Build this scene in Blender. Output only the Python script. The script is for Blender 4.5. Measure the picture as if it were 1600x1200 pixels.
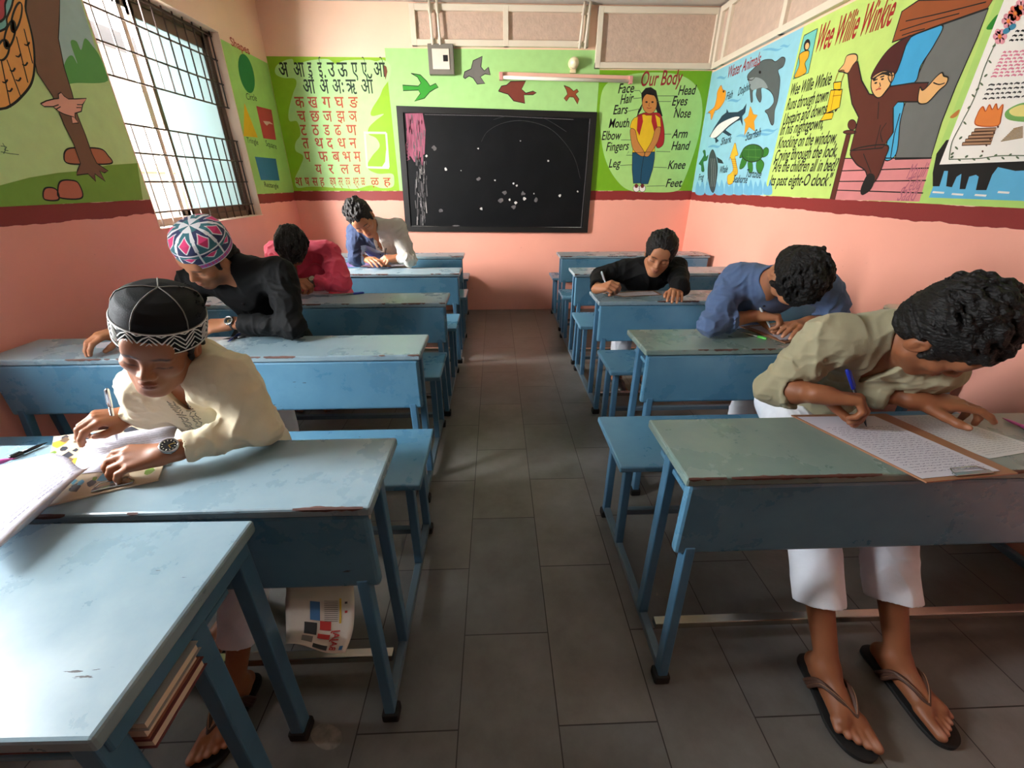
import bpy, bmesh, math, random
import numpy as np
from math import sin, cos, pi, radians, sqrt
from mathutils import Vector, Matrix, noise as mnoise
from mathutils.geometry import tessellate_polygon

S = bpy.context.scene
for o in list(bpy.data.objects):
    bpy.data.objects.remove(o)
C = S.collection
random.seed(7)

# ------------------------------------------------------------------ camera
FPX, PITCH, YAW, CAMH = 655.0, radians(25.7), radians(2.1), 1.42
FW = np.array([sin(YAW)*cos(PITCH), cos(YAW)*cos(PITCH), -sin(PITCH)])
RT = np.array([cos(YAW), -sin(YAW), 0.0])
UP = np.cross(RT, FW)
CP = np.array([0.0, 0.0, CAMH])
cam = bpy.data.cameras.new('camera')
camo = bpy.data.objects.new('camera', cam)
C.objects.link(camo)
cam.sensor_width = 36.0
cam.sensor_fit = 'HORIZONTAL'
cam.lens = 36.0*FPX/1600.0
cam.clip_start = 0.02
camo.matrix_world = Matrix(((RT[0], UP[0], -FW[0], 0), (RT[1], UP[1], -FW[1], 0), (RT[2], UP[2], -FW[2], CAMH), (0, 0, 0, 1)))
S.camera = camo

# ------------------------------------------------------------------ daylight and exposure
S.view_settings.view_transform = 'Standard'
S.view_settings.look = 'None'
S.view_settings.gamma = 1.0
S.view_settings.use_curve_mapping = False
S.view_settings.exposure = 0.75
S.cycles.use_denoising = True
S.cycles.max_bounces = 10
S.cycles.diffuse_bounces = 6
S.cycles.sample_clamp_indirect = 8.0
S.cycles.caustics_reflective = False
S.cycles.caustics_refractive = False
W = bpy.data.worlds.new('sky')
S.world = W
W.use_nodes = True
wn = W.node_tree.nodes
wb = wn['Background']
wtc = wn.new('ShaderNodeTexCoord'); wsx = wn.new('ShaderNodeSeparateXYZ'); wcr = wn.new('ShaderNodeValToRGB')
W.node_tree.links.new(wtc.outputs['Generated'], wsx.inputs[0])
W.node_tree.links.new(wsx.outputs['Z'], wcr.inputs[0])
W.node_tree.links.new(wcr.outputs[0], wb.inputs[0])
wcr.color_ramp.elements[0].position = 0.0; wcr.color_ramp.elements[0].color = (0.80, 0.80, 0.80, 1)
wcr.color_ramp.elements[1].position = 0.7; wcr.color_ramp.elements[1].color = (0.86, 0.95, 1.0, 1)
wb.inputs[1].default_value = 13.0

# room measures (metres)
YB, XL, XR, YF, ZC = 5.08, -2.18, 2.20, -2.6, 2.93
WY0, WY1, WZ0, WZ1 = 2.975, 4.30, 1.145, 2.50      # window seen in the left wall
VY0, VY1, VZ0, VZ1 = 0.62, 1.86, 1.05, 2.60        # its twin further along the same wall

def portal(name, loc, rot, sx, sy):
    l = bpy.data.lights.new(name, 'AREA'); l.shape = 'RECTANGLE'; l.size = sx; l.size_y = sy
    l.cycles.is_portal = True
    o = bpy.data.objects.new(name, l); o.location = loc; o.rotation_euler = rot; C.objects.link(o)
portal('daylight_portal', (XL-0.24, (WY0+WY1)/2, (WZ0+WZ1)/2), (0, -pi/2, 0), WZ1-WZ0, WY1-WY0)
portal('daylight_portal', (XL-0.24, (VY0+VY1)/2, (VZ0+VZ1)/2), (0, -pi/2, 0), VZ1-VZ0, VY1-VY0)

# bright open sky outside the second window
l = bpy.data.lights.new('window_daylight', 'AREA'); l.shape = 'RECTANGLE'; l.size = 1.5; l.size_y = 1.9; l.energy = 500; l.color = (0.93, 0.97, 1.0)
o = bpy.data.objects.new('window_daylight', l); o.location = (XL-0.75, (VY0+VY1)/2-.1, (VZ0+VZ1)/2+.25); o.rotation_euler = (0, -pi/2+.22, 0); C.objects.link(o)

# sunlit lane outside the barred window, throwing light on the back and right walls
l = bpy.data.lights.new('back_wall_fill', 'AREA'); l.shape = 'RECTANGLE'; l.size = 1.5; l.size_y = 1.3; l.energy = 740; l.color = (1.0, 0.97, 0.93)
o = bpy.data.objects.new('back_wall_fill', l); o.location = (-3.05, 2.75, 2.0); C.objects.link(o)
o.rotation_euler = (Vector((0.3, 5.0, 1.5))-o.location).to_track_quat('-Z', 'Y').to_euler()

# ------------------------------------------------------------------ sight lines: from a direction seen by the camera to a point on a real surface
def ray(x, y):
    return FW + RT*(x-800.0)/FPX - UP*(y-600.0)/FPX
def onZ(x, y, z):
    d = ray(x, y); return CP + d*((z-CAMH)/d[2])
def onY(x, y, Y):
    d = ray(x, y); return CP + d*(Y/d[1])
def onX(x, y, X):
    d = ray(x, y); return CP + d*(X/d[0])
def dp(x, y, d):
    return CP + ray(x, y)*d
V = lambda *a: np.array(a, float)
def nrm(v):
    v = np.asarray(v, float); return v/np.linalg.norm(v)

# ------------------------------------------------------------------ materials
def lin(c):
    c = c/255.0
    return c/12.92 if c <= 0.04045 else ((c+0.055)/1.055)**2.4
def rgb(r, g, b):
    return (lin(r), lin(g), lin(b), 1.0)
MATS = {}
def mat(name, col, rough=0.6, metal=0.0, var=0.06, vscale=6.0, bump=0.0, bscale=60.0, spec=0.5, sheen=0.0, stretch=(1, 1, 1), col2=None, c2pos=(0.45, 0.7), attr=None, trans=0.0, coat=0.0, roughvar=0.0):
    """procedural surface: base colour with noise variation, optional second colour in patches, optional bump"""
    if name in MATS:
        return MATS[name]
    m = bpy.data.materials.new(name); m.use_nodes = True
    nt = m.node_tree; N = nt.nodes; L = nt.links
    b = N['Principled BSDF']
    b.inputs['Roughness'].default_value = rough
    b.inputs['Metallic'].default_value = metal
    b.inputs['Specular IOR Level'].default_value = spec
    if trans: b.inputs['Transmission Weight'].default_value = trans
    if coat: b.inputs['Coat Weight'].default_value = coat; b.inputs['Coat Roughness'].default_value = 0.15
    if sheen: b.inputs['Sheen Weight'].default_value = sheen
    tc = N.new('ShaderNodeTexCoord'); mp = N.new('ShaderNodeMapping'); mp.inputs['Scale'].default_value = stretch
    L.new(tc.outputs['Object'], mp.inputs[0])
    nz = N.new('ShaderNodeTexNoise'); nz.inputs['Scale'].default_value = vscale; nz.inputs['Detail'].default_value = 6
    L.new(mp.outputs[0], nz.inputs[0])
    mr = N.new('ShaderNodeMapRange'); mr.inputs['From Min'].default_value = 0.25; mr.inputs['From Max'].default_value = 0.75
    mr.inputs['To Min'].default_value = 1-var; mr.inputs['To Max'].default_value = 1+var
    L.new(nz.outputs['Fac'], mr.inputs[0])
    mx = N.new('ShaderNodeMix'); mx.data_type = 'RGBA'; mx.blend_type = 'MULTIPLY'; mx.inputs[0].default_value = 1.0
    src = None
    if attr:
        at = N.new('ShaderNodeAttribute'); at.attribute_name = attr; src = at.outputs['Color']
    if col2:
        n2 = N.new('ShaderNodeTexNoise'); n2.inputs['Scale'].default_value = vscale*0.6; n2.inputs['Detail'].default_value = 8; n2.inputs['Roughness'].default_value = 0.7
        L.new(mp.outputs[0], n2.inputs[0])
        cr = N.new('ShaderNodeValToRGB'); cr.color_ramp.elements[0].position = c2pos[0]; cr.color_ramp.elements[1].position = c2pos[1]
        cr.color_ramp.elements[0].color = col; cr.color_ramp.elements[1].color = col2
        L.new(n2.outputs['Fac'], cr.inputs[0]); src = cr.outputs[0]
    if src: L.new(src, mx.inputs[6])
    else: mx.inputs[6].default_value = col
    L.new(mr.outputs[0], mx.inputs[7])
    L.new(mx.outputs[2], b.inputs['Base Color'])
    if roughvar:
        rr = N.new('ShaderNodeMapRange'); rr.inputs['From Min'].default_value = 0.3; rr.inputs['From Max'].default_value = 0.7
        rr.inputs['To Min'].default_value = rough-roughvar; rr.inputs['To Max'].default_value = rough+roughvar
        L.new(nz.outputs['Fac'], rr.inputs[0]); L.new(rr.outputs[0], b.inputs['Roughness'])
    if bump:
        nb = N.new('ShaderNodeTexNoise'); nb.inputs['Scale'].default_value = bscale; nb.inputs['Detail'].default_value = 4
        L.new(mp.outputs[0], nb.inputs[0])
        bp = N.new('ShaderNodeBump'); bp.inputs['Strength'].default_value = bump; bp.inputs['Distance'].default_value = 0.01
        L.new(nb.outputs['Fac'], bp.inputs['Height']); L.new(bp.outputs[0], b.inputs['Normal'])
    MATS[name] = m
    return m
def paint(r, g, b):
    """flat wall paint of one colour, used for the murals"""
    return mat('paint_%d_%d_%d' % (r, g, b), rgb(r, g, b), rough=0.55, var=0.05, vscale=14, spec=0.3)

# ------------------------------------------------------------------ object helpers
def link(name, me, parent=None, mats=(), smooth=False):
    o = bpy.data.objects.new(name, me); C.objects.link(o)
    for m in mats: me.materials.append(m)
    if smooth:
        me.polygons.foreach_set('use_smooth', [True]*len(me.polygons))
    if parent is not None:
        o.parent = parent
    return o
def tag(o, label=None, cat=None, group=None, kind=None):
    if label: o['label'] = label
    if cat: o['category'] = cat
    if group: o['group'] = group
    if kind: o['kind'] = kind
    return o
def empty(name, loc=(0, 0, 0), rz=0.0):
    o = bpy.data.objects.new(name, None); C.objects.link(o)
    o.empty_display_size = 0.1; o.location = loc; o.rotation_euler = (0, 0, rz)
    return o
def dup(root, loc, rz=0.0):
    """a copy of a thing with copies of its parts and sub-parts"""
    r = root.copy(); C.objects.link(r); r.location = loc; r.rotation_euler = (0, 0, rz)
    for ch in list(root.children):
        c = ch.copy(); C.objects.link(c); c.parent = r
        for g in list(ch.children):
            d = g.copy(); C.objects.link(d); d.parent = c
    return r
class MB:
    """collects shapes into one mesh, with a material per shape"""
    def __init__(s): s.v = []; s.f = []; s.m = []; s.mats = []; s.sm = []
    def mi(s, m):
        if m not in s.mats: s.mats.append(m)
        return s.mats.index(m)
    def add(s, vs, fs, m, smooth=False):
        k = len(s.v); i = s.mi(m)
        s.v.extend([tuple(map(float, v)) for v in vs]); 
        for f in fs: s.f.append(tuple(k+a for a in f)); s.m.append(i); s.sm.append(smooth)
    def box(s, a, b, m, bev=0.0, M=None):
        bm = bmesh.new()
        a = np.array(a, float); b = np.array(b, float); c = (a+b)/2; d = np.abs(b-a)
        bmesh.ops.create_cube(bm, size=1.0)
        for v in bm.verts: v.co = Vector((v.co.x*d[0]+c[0], v.co.y*d[1]+c[1], v.co.z*d[2]+c[2]))
        if bev > 0:
            bmesh.ops.bevel(bm, geom=list(bm.edges), offset=min(bev, min(d)*0.45), segments=2, affect='EDGES', profile=0.5)
        if M is not None: bm.transform(M)
        s.bm(bm, m)
    def bm(s, bm, m, smooth=False):
        bm.verts.ensure_lookup_table(); bm.verts.index_update()
        s.add([v.co[:] for v in bm.verts], [[v.index for v in f.verts] for f in bm.faces], m, smooth)
        bm.free()
    def bar(s, p, q, w, h, m, bev=0.002, up=(0, 0, 1)):
        """box section from p to q, w wide and h high"""
        p = np.array(p, float); q = np.array(q, float); d = q-p; L = np.linalg.norm(d); z = d/L
        x = np.cross(np.array(up, float), z)
        if np.linalg.norm(x) < 1e-4: x = np.cross(np.array((0, 1.0, 0)), z)
        x = nrm(x); y = np.cross(z, x)
        M = Matrix(((x[0], y[0], z[0], p[0]), (x[1], y[1], z[1], p[1]), (x[2], y[2], z[2], p[2]), (0, 0, 0, 1)))
        s.box((-w/2, -h/2, 0), (w/2, h/2, L), m, bev, M)
    def tube(s, pts, r, m, n=10, caps=True):
        pts = [np.array(p, float) for p in pts]; rs = r if hasattr(r, '__len__') else [r]*len(pts)
        vs = []; fs = []; prev = None
        for i, p in enumerate(pts):
            t = nrm(pts[min(i+1, len(pts)-1)]-pts[max(i-1, 0)])
            if prev is None:
                a = np.cross(t, (0, 0, 1.0))
                if np.linalg.norm(a) < 1e-3: a = np.cross(t, (1.0, 0, 0))
            else: a = prev-t*(prev@t)
            a = nrm(a); prev = a; b = np.cross(t, a)
            for k in range(n): vs.append(p+rs[i]*(a*cos(2*pi*k/n)+b*sin(2*pi*k/n)))
        for i in range(len(pts)-1):
            for k in range(n): fs.append((i*n+k, i*n+(k+1) % n, (i+1)*n+(k+1) % n, (i+1)*n+k))
        if caps:
            fs.append(tuple(range(n-1, -1, -1))); fs.append(tuple((len(pts)-1)*n+k for k in range(n)))
        s.add(vs, fs, m, True)
    def lathe(s, prof, m, M=None, n=24, smooth=True, mf=None):
        vs = []; fs = []
        for (r, z) in prof:
            for k in range(n): vs.append((r*cos(2*pi*k/n), r*sin(2*pi*k/n), z))
        for i in range(len(prof)-1):
            for k in range(n): fs.append((i*n+k, i*n+(k+1) % n, (i+1)*n+(k+1) % n, (i+1)*n+k))
        if M is not None: vs = [tuple(M @ Vector(v)) for v in vs]
        s.add(vs, fs, m, smooth)
    def build(s, name, parent=None):
        me = bpy.data.meshes.new(name)
        me.from_pydata(s.v, [], s.f)
        for m in s.mats: me.materials.append(m)
        me.polygons.foreach_set('material_index', s.m)
        me.polygons.foreach_set('use_smooth', s.sm)
        me.update()
        return link(name, me, parent)
def one_box(name, a, b, m, parent=None, bev=0.0, kind=None):
    t = MB(); t.box(a, b, m, bev); o = t.build(name, parent)
    if kind: o['kind'] = kind
    return o

# ------------------------------------------------------------------ painting on a wall: polygons, strokes and lettering that lie on its surface
def spline(pts, n=6, closed=True):
    P = [np.array(p, float) for p in pts]; out = []; N = len(P)
    for i in range(N if closed else N-1):
        p0, p1, p2, p3 = (P[(i-1) % N], P[i], P[(i+1) % N], P[(i+2) % N]) if closed else (P[max(i-1, 0)], P[i], P[i+1], P[min(i+2, N-1)])
        for k in range(n):
            t = k/n
            out.append(0.5*((2*p1)+(p2-p0)*t+(2*p0-5*p1+4*p2-p3)*t*t+(3*p1-p0-3*p2+p3)*t**3))
    if not closed: out.append(P[-1])
    return out
class Painting:
    """plane: 'B' back wall, 'L' left wall, 'R' right wall; shapes are given by sight lines to that wall"""
    def __init__(s, plane, ox=0.0, oy=0.0, k=1.0, base=0.0015, off=0.0):
        s.pl = plane; s.ox, s.oy, s.k = ox, oy, k; s.mb = MB(); s.base = base; s.off = off; s.order = 0
    def frame(s, ox, oy, k): s.ox, s.oy, s.k = ox, oy, k; return s
    def pt(s, q):
        x, y = s.ox+q[0]/s.k, s.oy+q[1]/s.k
        if s.pl == 'B': return onY(x, y, YB-s.off)
        if s.pl == 'L': return onX(x, y, XL+s.off)
        return onX(x, y, XR-s.off)
    def lift(s, p, lay):
        e = s.base+0.0005*lay; p = np.array(p, float)
        if s.pl == 'B': p[1] -= e
        elif s.pl == 'L': p[0] += e
        else: p[0] -= e
        return p
    def uv(s, p):
        return Vector((p[0], p[2], 0)) if s.pl == 'B' else Vector((p[1], p[2], 0))
    def poly3(s, P, m, lay):
        P = [s.lift(p, lay) for p in P]
        tri = tessellate_polygon([[s.uv(p) for p in P]])
        s.mb.add(P, tri, m)
    def poly(s, pts, m, lay=1, smooth=False, edge=None, ew=0.006):
        if smooth: pts = spline(pts)
        P = [s.pt(q) for q in pts]
        s.poly3(P, m, lay)
        if edge is not None: s.line3(P+[P[0]], ew, edge, lay+0.6)
    def ell(s, c, rx, ry, m, lay=1, rot=0.0, edge=None, ew=0.006, n=28):
        pts = [(c[0]+rx*cos(2*pi*i/n)*cos(rot)-ry*sin(2*pi*i/n)*sin(rot), c[1]+rx*cos(2*pi*i/n)*sin(rot)+ry*sin(2*pi*i/n)*cos(rot)) for i in range(n)]
        s.poly(pts, m, lay, edge=edge, ew=ew)
    def line3(s, P, w, m, lay):
        P = [s.lift(p, lay) for p in P]; nv = V(0, 1, 0) if s.pl == 'B' else V(1, 0, 0)
        vs = []; fs = []
        for i, p in enumerate(P):
            t = P[min(i+1, len(P)-1)]-P[max(i-1, 0)]
            if np.linalg.norm(t) < 1e-6: t = V(0, 0, 1)
            d = np.cross(nrm(t), nv); d = nrm(d)*w/2
            vs += [p-d, p+d]
        for i in range(len(P)-1): fs.append((2*i, 2*i+1, 2*i+3, 2*i+2))
        s.mb.add(vs, fs, m)
    def line(s, pts, w, m, lay=3, smooth=False):
        if smooth: pts = spline(pts, closed=False)
        s.line3([s.pt(q) for q in pts], w, m, lay)
    def text(s, body, a, b, h, m, lay=3, shear=0.0, bold=0.0):
        """lettering from baseline point a to baseline point b (sight lines), cap height h metres"""
        vs, ps = glyphs(body, shear, bold)
        if not vs: return
        A = s.pt(a); B = s.pt(b); d = B-A; up = V(0, 0, 1)
        xs = [v[0] for v in vs]; x0, x1 = min(xs), max(xs); sc = 1.0/(x1-x0)
        P = [s.lift(A+d*((v[0]-x0)*sc)+up*(v[1]*h/0.70), lay) for v in vs]
        s.mb.add(P, ps, m)
    def build(s, name, parent, label=None):
        o = s.mb.build(name, parent)
        if label: o['label'] = label
        return o
GL = {}
def glyphs(body, shear=0.0, bold=0.0):
    key = (body, shear, bold)
    if key in GL: return GL[key]
    cu = bpy.data.curves.new('lettering', 'FONT'); cu.body = body; cu.size = 1.0; cu.shear = shear; cu.offset = bold; cu.resolution_u = 3
    o = bpy.data.objects.new('lettering', cu); C.objects.link(o)
    dg = bpy.context.evaluated_depsgraph_get(); dg.update()
    ev = o.evaluated_get(dg); me = ev.to_mesh()
    vs = [tuple(v.co) for v in me.vertices]; ps = [tuple(p.vertices) for p in me.polygons]
    ev.to_mesh_clear()
    bpy.data.objects.remove(o); bpy.data.curves.remove(cu)
    GL[key] = (vs, ps)
    return GL[key]

# ------------------------------------------------------------------ the room
def wallmat(name, low, high, zsplit, stripe=None, zs2=None):
    m = bpy.data.materials.new(name); m.use_nodes = True
    nt = m.node_tree; N = nt.nodes; L = nt.links; b = N['Principled BSDF']
    b.inputs['Roughness'].default_value = 0.5; b.inputs['Specular IOR Level'].default_value = 0.35
    tc = N.new('ShaderNodeTexCoord'); sx = N.new('ShaderNodeSeparateXYZ'); L.new(tc.outputs['Object'], sx.inputs[0])
    nz = N.new('ShaderNodeTexNoise'); nz.inputs['Scale'].default_value = 3; nz.inputs['Detail'].default_value = 8; L.new(tc.outputs['Object'], nz.inputs[0])
    # a hand-painted, slightly wavy edge between the colour bands
    n2 = N.new('ShaderNodeTexNoise'); n2.inputs['Scale'].default_value = 9; n2.inputs['Detail'].default_value = 3; L.new(tc.outputs['Object'], n2.inputs[0])
    ma = N.new('ShaderNodeMath'); ma.operation = 'MULTIPLY_ADD'; ma.inputs[1].default_value = 0.03; L.new(n2.outputs['Fac'], ma.inputs[0]); L.new(sx.outputs['Z'], ma.inputs[2])
    def step(z):
        g = N.new('ShaderNodeMath'); g.operation = 'GREATER_THAN'; g.inputs[1].default_value = z+0.015; L.new(ma.outputs[0], g.inputs[0]); return g
    cur = None
    g = step(zsplit); mx = N.new('ShaderNodeMix'); mx.data_type = 'RGBA'; mx.inputs[6].default_value = low; mx.inputs[7].default_value = stripe or high
    L.new(g.outputs[0], mx.inputs[0]); cur = mx.outputs[2]
    if stripe:
        g2 = step(zs2); m2 = N.new('ShaderNodeMix'); m2.data_type = 'RGBA'; m2.inputs[7].default_value = high
        L.new(g2.outputs[0], m2.inputs[0]); L.new(cur, m2.inputs[6]); cur = m2.outputs[2]
    mr = N.new('ShaderNodeMapRange'); mr.inputs['To Min'].default_value = 0.93; mr.inputs['To Max'].default_value = 1.07; L.new(nz.outputs['Fac'], mr.inputs[0])
    mm = N.new('ShaderNodeMix'); mm.data_type = 'RGBA'; mm.blend_type = 'MULTIPLY'; mm.inputs[0].default_value = 1
    L.new(cur, mm.inputs[6]); L.new(mr.outputs[0], mm.inputs[7])
    # grimy scuffs
    n3 = N.new('ShaderNodeTexNoise'); n3.inputs['Scale'].default_value = 22; n3.inputs['Detail'].default_value = 10; n3.inputs['Roughness'].default_value = 0.75; L.new(tc.outputs['Object'], n3.inputs[0])
    cr = N.new('ShaderNodeValToRGB'); cr.color_ramp.elements[0].position = 0.26; cr.color_ramp.elements[0].color = (0.45, 0.38, 0.36, 1); cr.color_ramp.elements[1].position = 0.34; cr.color_ramp.elements[1].color = (1, 1, 1, 1)
    L.new(n3.outputs['Fac'], cr.inputs[0])
    m4 = N.new('ShaderNodeMix'); m4.data_type = 'RGBA'; m4.blend_type = 'MULTIPLY'; m4.inputs[0].default_value = 1
    L.new(mm.outputs[2], m4.inputs[6]); L.new(cr.outputs[0], m4.inputs[7]); L.new(m4.outputs[2], b.inputs['Base Color'])
    bp = N.new('ShaderNodeBump'); bp.inputs['Strength'].default_value = 0.12; bp.inputs['Distance'].default_value = 0.01
    L.new(n3.outputs['Fac'], bp.inputs['Height']); L.new(bp.outputs[0], b.inputs['Normal'])
    return m
PINK = rgb(246, 172, 152); PEACH = rgb(246, 206, 180); MAROON = rgb(140, 48, 46)
LGREEN = rgb(170, 220, 130)
m_back = wallmat('painted_plaster', PINK, PEACH, 1.24, MAROON, 1.335)
m_side = wallmat('painted_plaster_side', PINK, PEACH, 1.24, MAROON, 1.322)
m_left = wallmat('plaster_left_bounce_tint', rgb(252, 166, 152), PEACH, 1.24, MAROON, 1.322)  # same pink, lifted and redder: bounce from the other walls put into the colour
m_plain = mat('peach_plaster', PEACH, rough=0.6, var=0.05, vscale=3, bump=0.1)
m_frontw = mat('brown_plaster', rgb(120, 96, 84), rough=0.7, var=0.05)
m_reveal = mat('window_reveal_plaster', rgb(244, 212, 190), rough=0.6, var=0.05)
m_ceil = mat('ceiling_plaster', rgb(205, 200, 192), rough=0.8, var=0.04, vscale=2, bump=0.1)

# floor: worn dark stone tiles in a running bond with thin joints
mf = bpy.data.materials.new('stone_tiles'); mf.use_nodes = True
nt = mf.node_tree; N = nt.nodes; L = nt.links; b = N['Principled BSDF']
tc = N.new('ShaderNodeTexCoord'); mp = N.new('ShaderNodeMapping'); mp.inputs['Rotation'].default_value = (0, 0, pi/2); mp.inputs['Location'].default_value = (0.1, 0.13, 0)
L.new(tc.outputs['Object'], mp.inputs[0])
br = N.new('ShaderNodeTexBrick'); br.inputs['Scale'].default_value = 1.0; br.inputs['Brick Width'].default_value = 0.56; br.inputs['Row Height'].default_value = 0.29
br.inputs['Mortar Size'].default_value = 0.0022; br.inputs['Mortar Smooth'].default_value = 0.3; br.inputs['Bias'].default_value = 0.0
br.inputs['Color1'].default_value = rgb(104, 104, 102); br.inputs['Color2'].default_value = rgb(116, 112, 106); br.inputs['Mortar'].default_value = rgb(40, 34, 30)
L.new(mp.outputs[0], br.inputs[0])
nz = N.new('ShaderNodeTexNoise'); nz.inputs['Scale'].default_value = 3.5; nz.inputs['Detail'].default_value = 9; nz.inputs['Roughness'].default_value = 0.65; L.new(tc.outputs['Object'], nz.inputs[0])
cr = N.new('ShaderNodeValToRGB'); cr.color_ramp.elements[0].position = 0.3; cr.color_ramp.elements[0].color = (0.62, 0.58, 0.55, 1); cr.color_ramp.elements[1].position = 0.7; cr.color_ramp.elements[1].color = (1.1, 1.1, 1.12, 1)
L.new(nz.outputs['Fac'], cr.inputs[0])
mm = N.new('ShaderNodeMix'); mm.data_type = 'RGBA'; mm.blend_type = 'MULTIPLY'; mm.inputs[0].default_value = 1
L.new(br.outputs['Color'], mm.inputs[6]); L.new(cr.outputs[0], mm.inputs[7]); L.new(mm.outputs[2], b.inputs['Base Color'])
mr = N.new('ShaderNodeMapRange'); mr.inputs['To Min'].default_value = 0.22; mr.inputs['To Max'].default_value = 0.5; L.new(nz.outputs['Fac'], mr.inputs[0]); L.new(mr.outputs[0], b.inputs['Roughness'])
n2 = N.new('ShaderNodeTexNoise'); n2.inputs['Scale'].default_value = 25; n2.inputs['Detail'].default_value = 6; L.new(tc.outputs['Object'], n2.inputs[0])
bp = N.new('ShaderNodeBump'); bp.inputs['Strength'].default_value = 0.12; bp.inputs['Distance'].default_value = 0.01; L.new(n2.outputs['Fac'], bp.inputs['Height']); L.new(bp.outputs[0], b.inputs['Normal'])

one_box('floor', (XL-0.2, YF-0.2, -0.12), (XR+0.2, YB+0.2, 0), mf, kind='structure')
one_box('ceiling', (XL-0.2, YF-0.2, ZC), (XR+0.2, YB+0.2, ZC+0.15), m_ceil, kind='structure')
wall_back = one_box('wall_back', (XL-0.2, YB, 0), (XR+0.2, YB+0.2, ZC), m_back, kind='structure')
wall_right = one_box('wall_right', (XR, YF, 0), (XR+0.2, YB, ZC), m_side, kind='structure')
one_box('wall_front', (XL-0.2, YF-0.2, 0), (XR+0.2, YF, ZC), m_frontw, kind='structure')
t = MB()
X0, X1 = XL-0.2, XL
ys = [YF, VY0, VY1, WY0, WY1, YB]
t.box((X0, ys[0], 0), (X1, ys[1], ZC), m_left); t.box((X0, ys[2], 0), (X1, ys[3], ZC), m_left); t.box((X0, ys[4], 0), (X1, ys[5], ZC), m_left)
t.box((X0, VY0, 0), (X1, VY1, VZ0), m_left); t.box((X0, VY0, VZ1), (X1, VY1, ZC), m_left)
t.box((X0, WY0, 0), (X1, WY1, WZ0), m_left); t.box((X0, WY0, WZ1), (X1, WY1, ZC), m_left)
wall_left = t.build('wall_left'); wall_left['kind'] = 'structure'

# plaster lining of the window openings
def reveal(name, y0, y1, z0, z1):
    t = MB(); e = 0.004; xa, xb = XL-0.198, XL+0.0015
    t.box((xa, y0-0.001, z0), (xb, y0+e, z1), m_reveal); t.box((xa, y1-e, z0), (xb, y1+0.001, z1), m_reveal)
    t.box((xa, y0, z0-0.001), (xb+0.01, y1, z0+e), m_reveal); t.box((xa, y0, z1-e), (xb, y1, z1+0.001), m_reveal)
    o = t.build(name); o['kind'] = 'structure'; return o
reveal('trim_1', WY0, WY1, WZ0, WZ1)
reveal('trim_2', VY0, VY1, VZ0, VZ1)

# windows: brown aluminium sliding sashes, one closed with frosted glass, behind a welded steel grille
m_alu = mat('brown_aluminium', rgb(96, 78, 66), rough=0.4, metal=0.3)
m_aluw = mat('pale_aluminium', rgb(196, 186, 170), rough=0.4, metal=0.2)
m_bar = mat('grille_steel', rgb(70, 55, 50), rough=0.5, metal=0.3)
m_frost = bpy.data.materials.new('frosted_glass'); m_frost.use_nodes = True
nt = m_frost.node_tree; N = nt.nodes; L = nt.links; b = N['Principled BSDF']
b.inputs['Base Color'].default_value = rgb(122, 132, 132); b.inputs['Roughness'].default_value = 0.35
tl = N.new('ShaderNodeBsdfTranslucent'); tl.inputs[0].default_value = rgb(122, 132, 132)
mxs = N.new('ShaderNodeMixShader'); mxs.inputs[0].default_value = 0.75
L.new(b.outputs[0], mxs.inputs[1]); L.new(tl.outputs[0], mxs.inputs[2]); L.new(mxs.outputs[0], N['Material Output'].inputs[0])
def window(name, y0, y1, z0, z1, ym, label):
    w = empty(name, (XL, (y0+y1)/2, z0)); w['kind'] = 'structure'
    o0 = V(XL, (y0+y1)/2, z0)
    def R(t, n, lab=None):
        t.v = [tuple(np.array(v)-o0) for v in t.v]; o = t.build(n, w)
        if lab: o['label'] = lab
        return o
    t = MB(); xf = XL-0.12; f = 0.05
    for (a, c) in (((xf-.03, y0, z0), (xf+.03, y0+f, z1)), ((xf-.03, y1-f, z0), (xf+.03, y1, z1)), ((xf-.03, y0, z0), (xf+.03, y1, z0+f)), ((xf-.03, y0, z1-f), (xf+.03, y1, z1))): t.box(a, c, m_alu, 0.004)
    R(t, 'window_frame')
    # closed sash towards the far side
    t = MB(); g = 0.04; xa = xf+.005
    for (a, c) in (((xa-.012, ym, z0+f), (xa+.012, ym+g, z1-f)), ((xa-.012, y1-f-g, z0+f), (xa+.012, y1-f, z1-f)), ((xa-.012, ym, z0+f), (xa+.012, y1-f, z0+f+g)), ((xa-.012, ym, z1-f-2*g), (xa+.012, y1-f, z1-f))): t.box(a, c, m_alu, 0.003)
    R(t, 'sash')
    t = MB(); t.box((xa-.003, ym+g, z0+f+g), (xa+.003, y1-f-g, z1-f-g), m_frost); R(t, 'frosted_pane', 'frosted white glass pane')
    # the open sash stacked behind it shows its pale edge
    t = MB(); xa = xf-.02
    for (a, c) in (((xa-.01, ym-.07, z0+f), (xa+.01, ym-.02, z1-f)), ((xa-.01, ym-.07, z1-f-g), (xa+.01, y1-f, z1-f)), ((xa-.01, ym-.07, z0+f), (xa+.01, y1-f, z0+f+g))): t.box(a, c, m_aluw, 0.003)
    R(t, 'sash', 'pale open sash slid behind the frosted one')
    t = MB(); xg = XL-0.06; H = z1-z0
    hz = [0.07, .205, .325, .44, .62, .74, .86, .975]
    for h in hz: t.bar((xg, y0, z0+h*H), (xg, y1, z0+h*H), 0.010, 0.010, m_bar, 0.001)
    n = int((y1-y0)/0.105)
    for i in range(n+1):
        y = y0+0.02+i*(y1-y0-0.04)/n
        t.bar((xg, y, z0), (xg, y, z0+.44*H), 0.008, 0.008, m_bar, 0.001, up=(1, 0, 0))
        t.bar((xg, y, z0+.62*H), (xg, y, z1), 0.008, 0.008, m_bar, 0.001, up=(1, 0, 0))
    R(t, 'window_grille')
    return w
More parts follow.
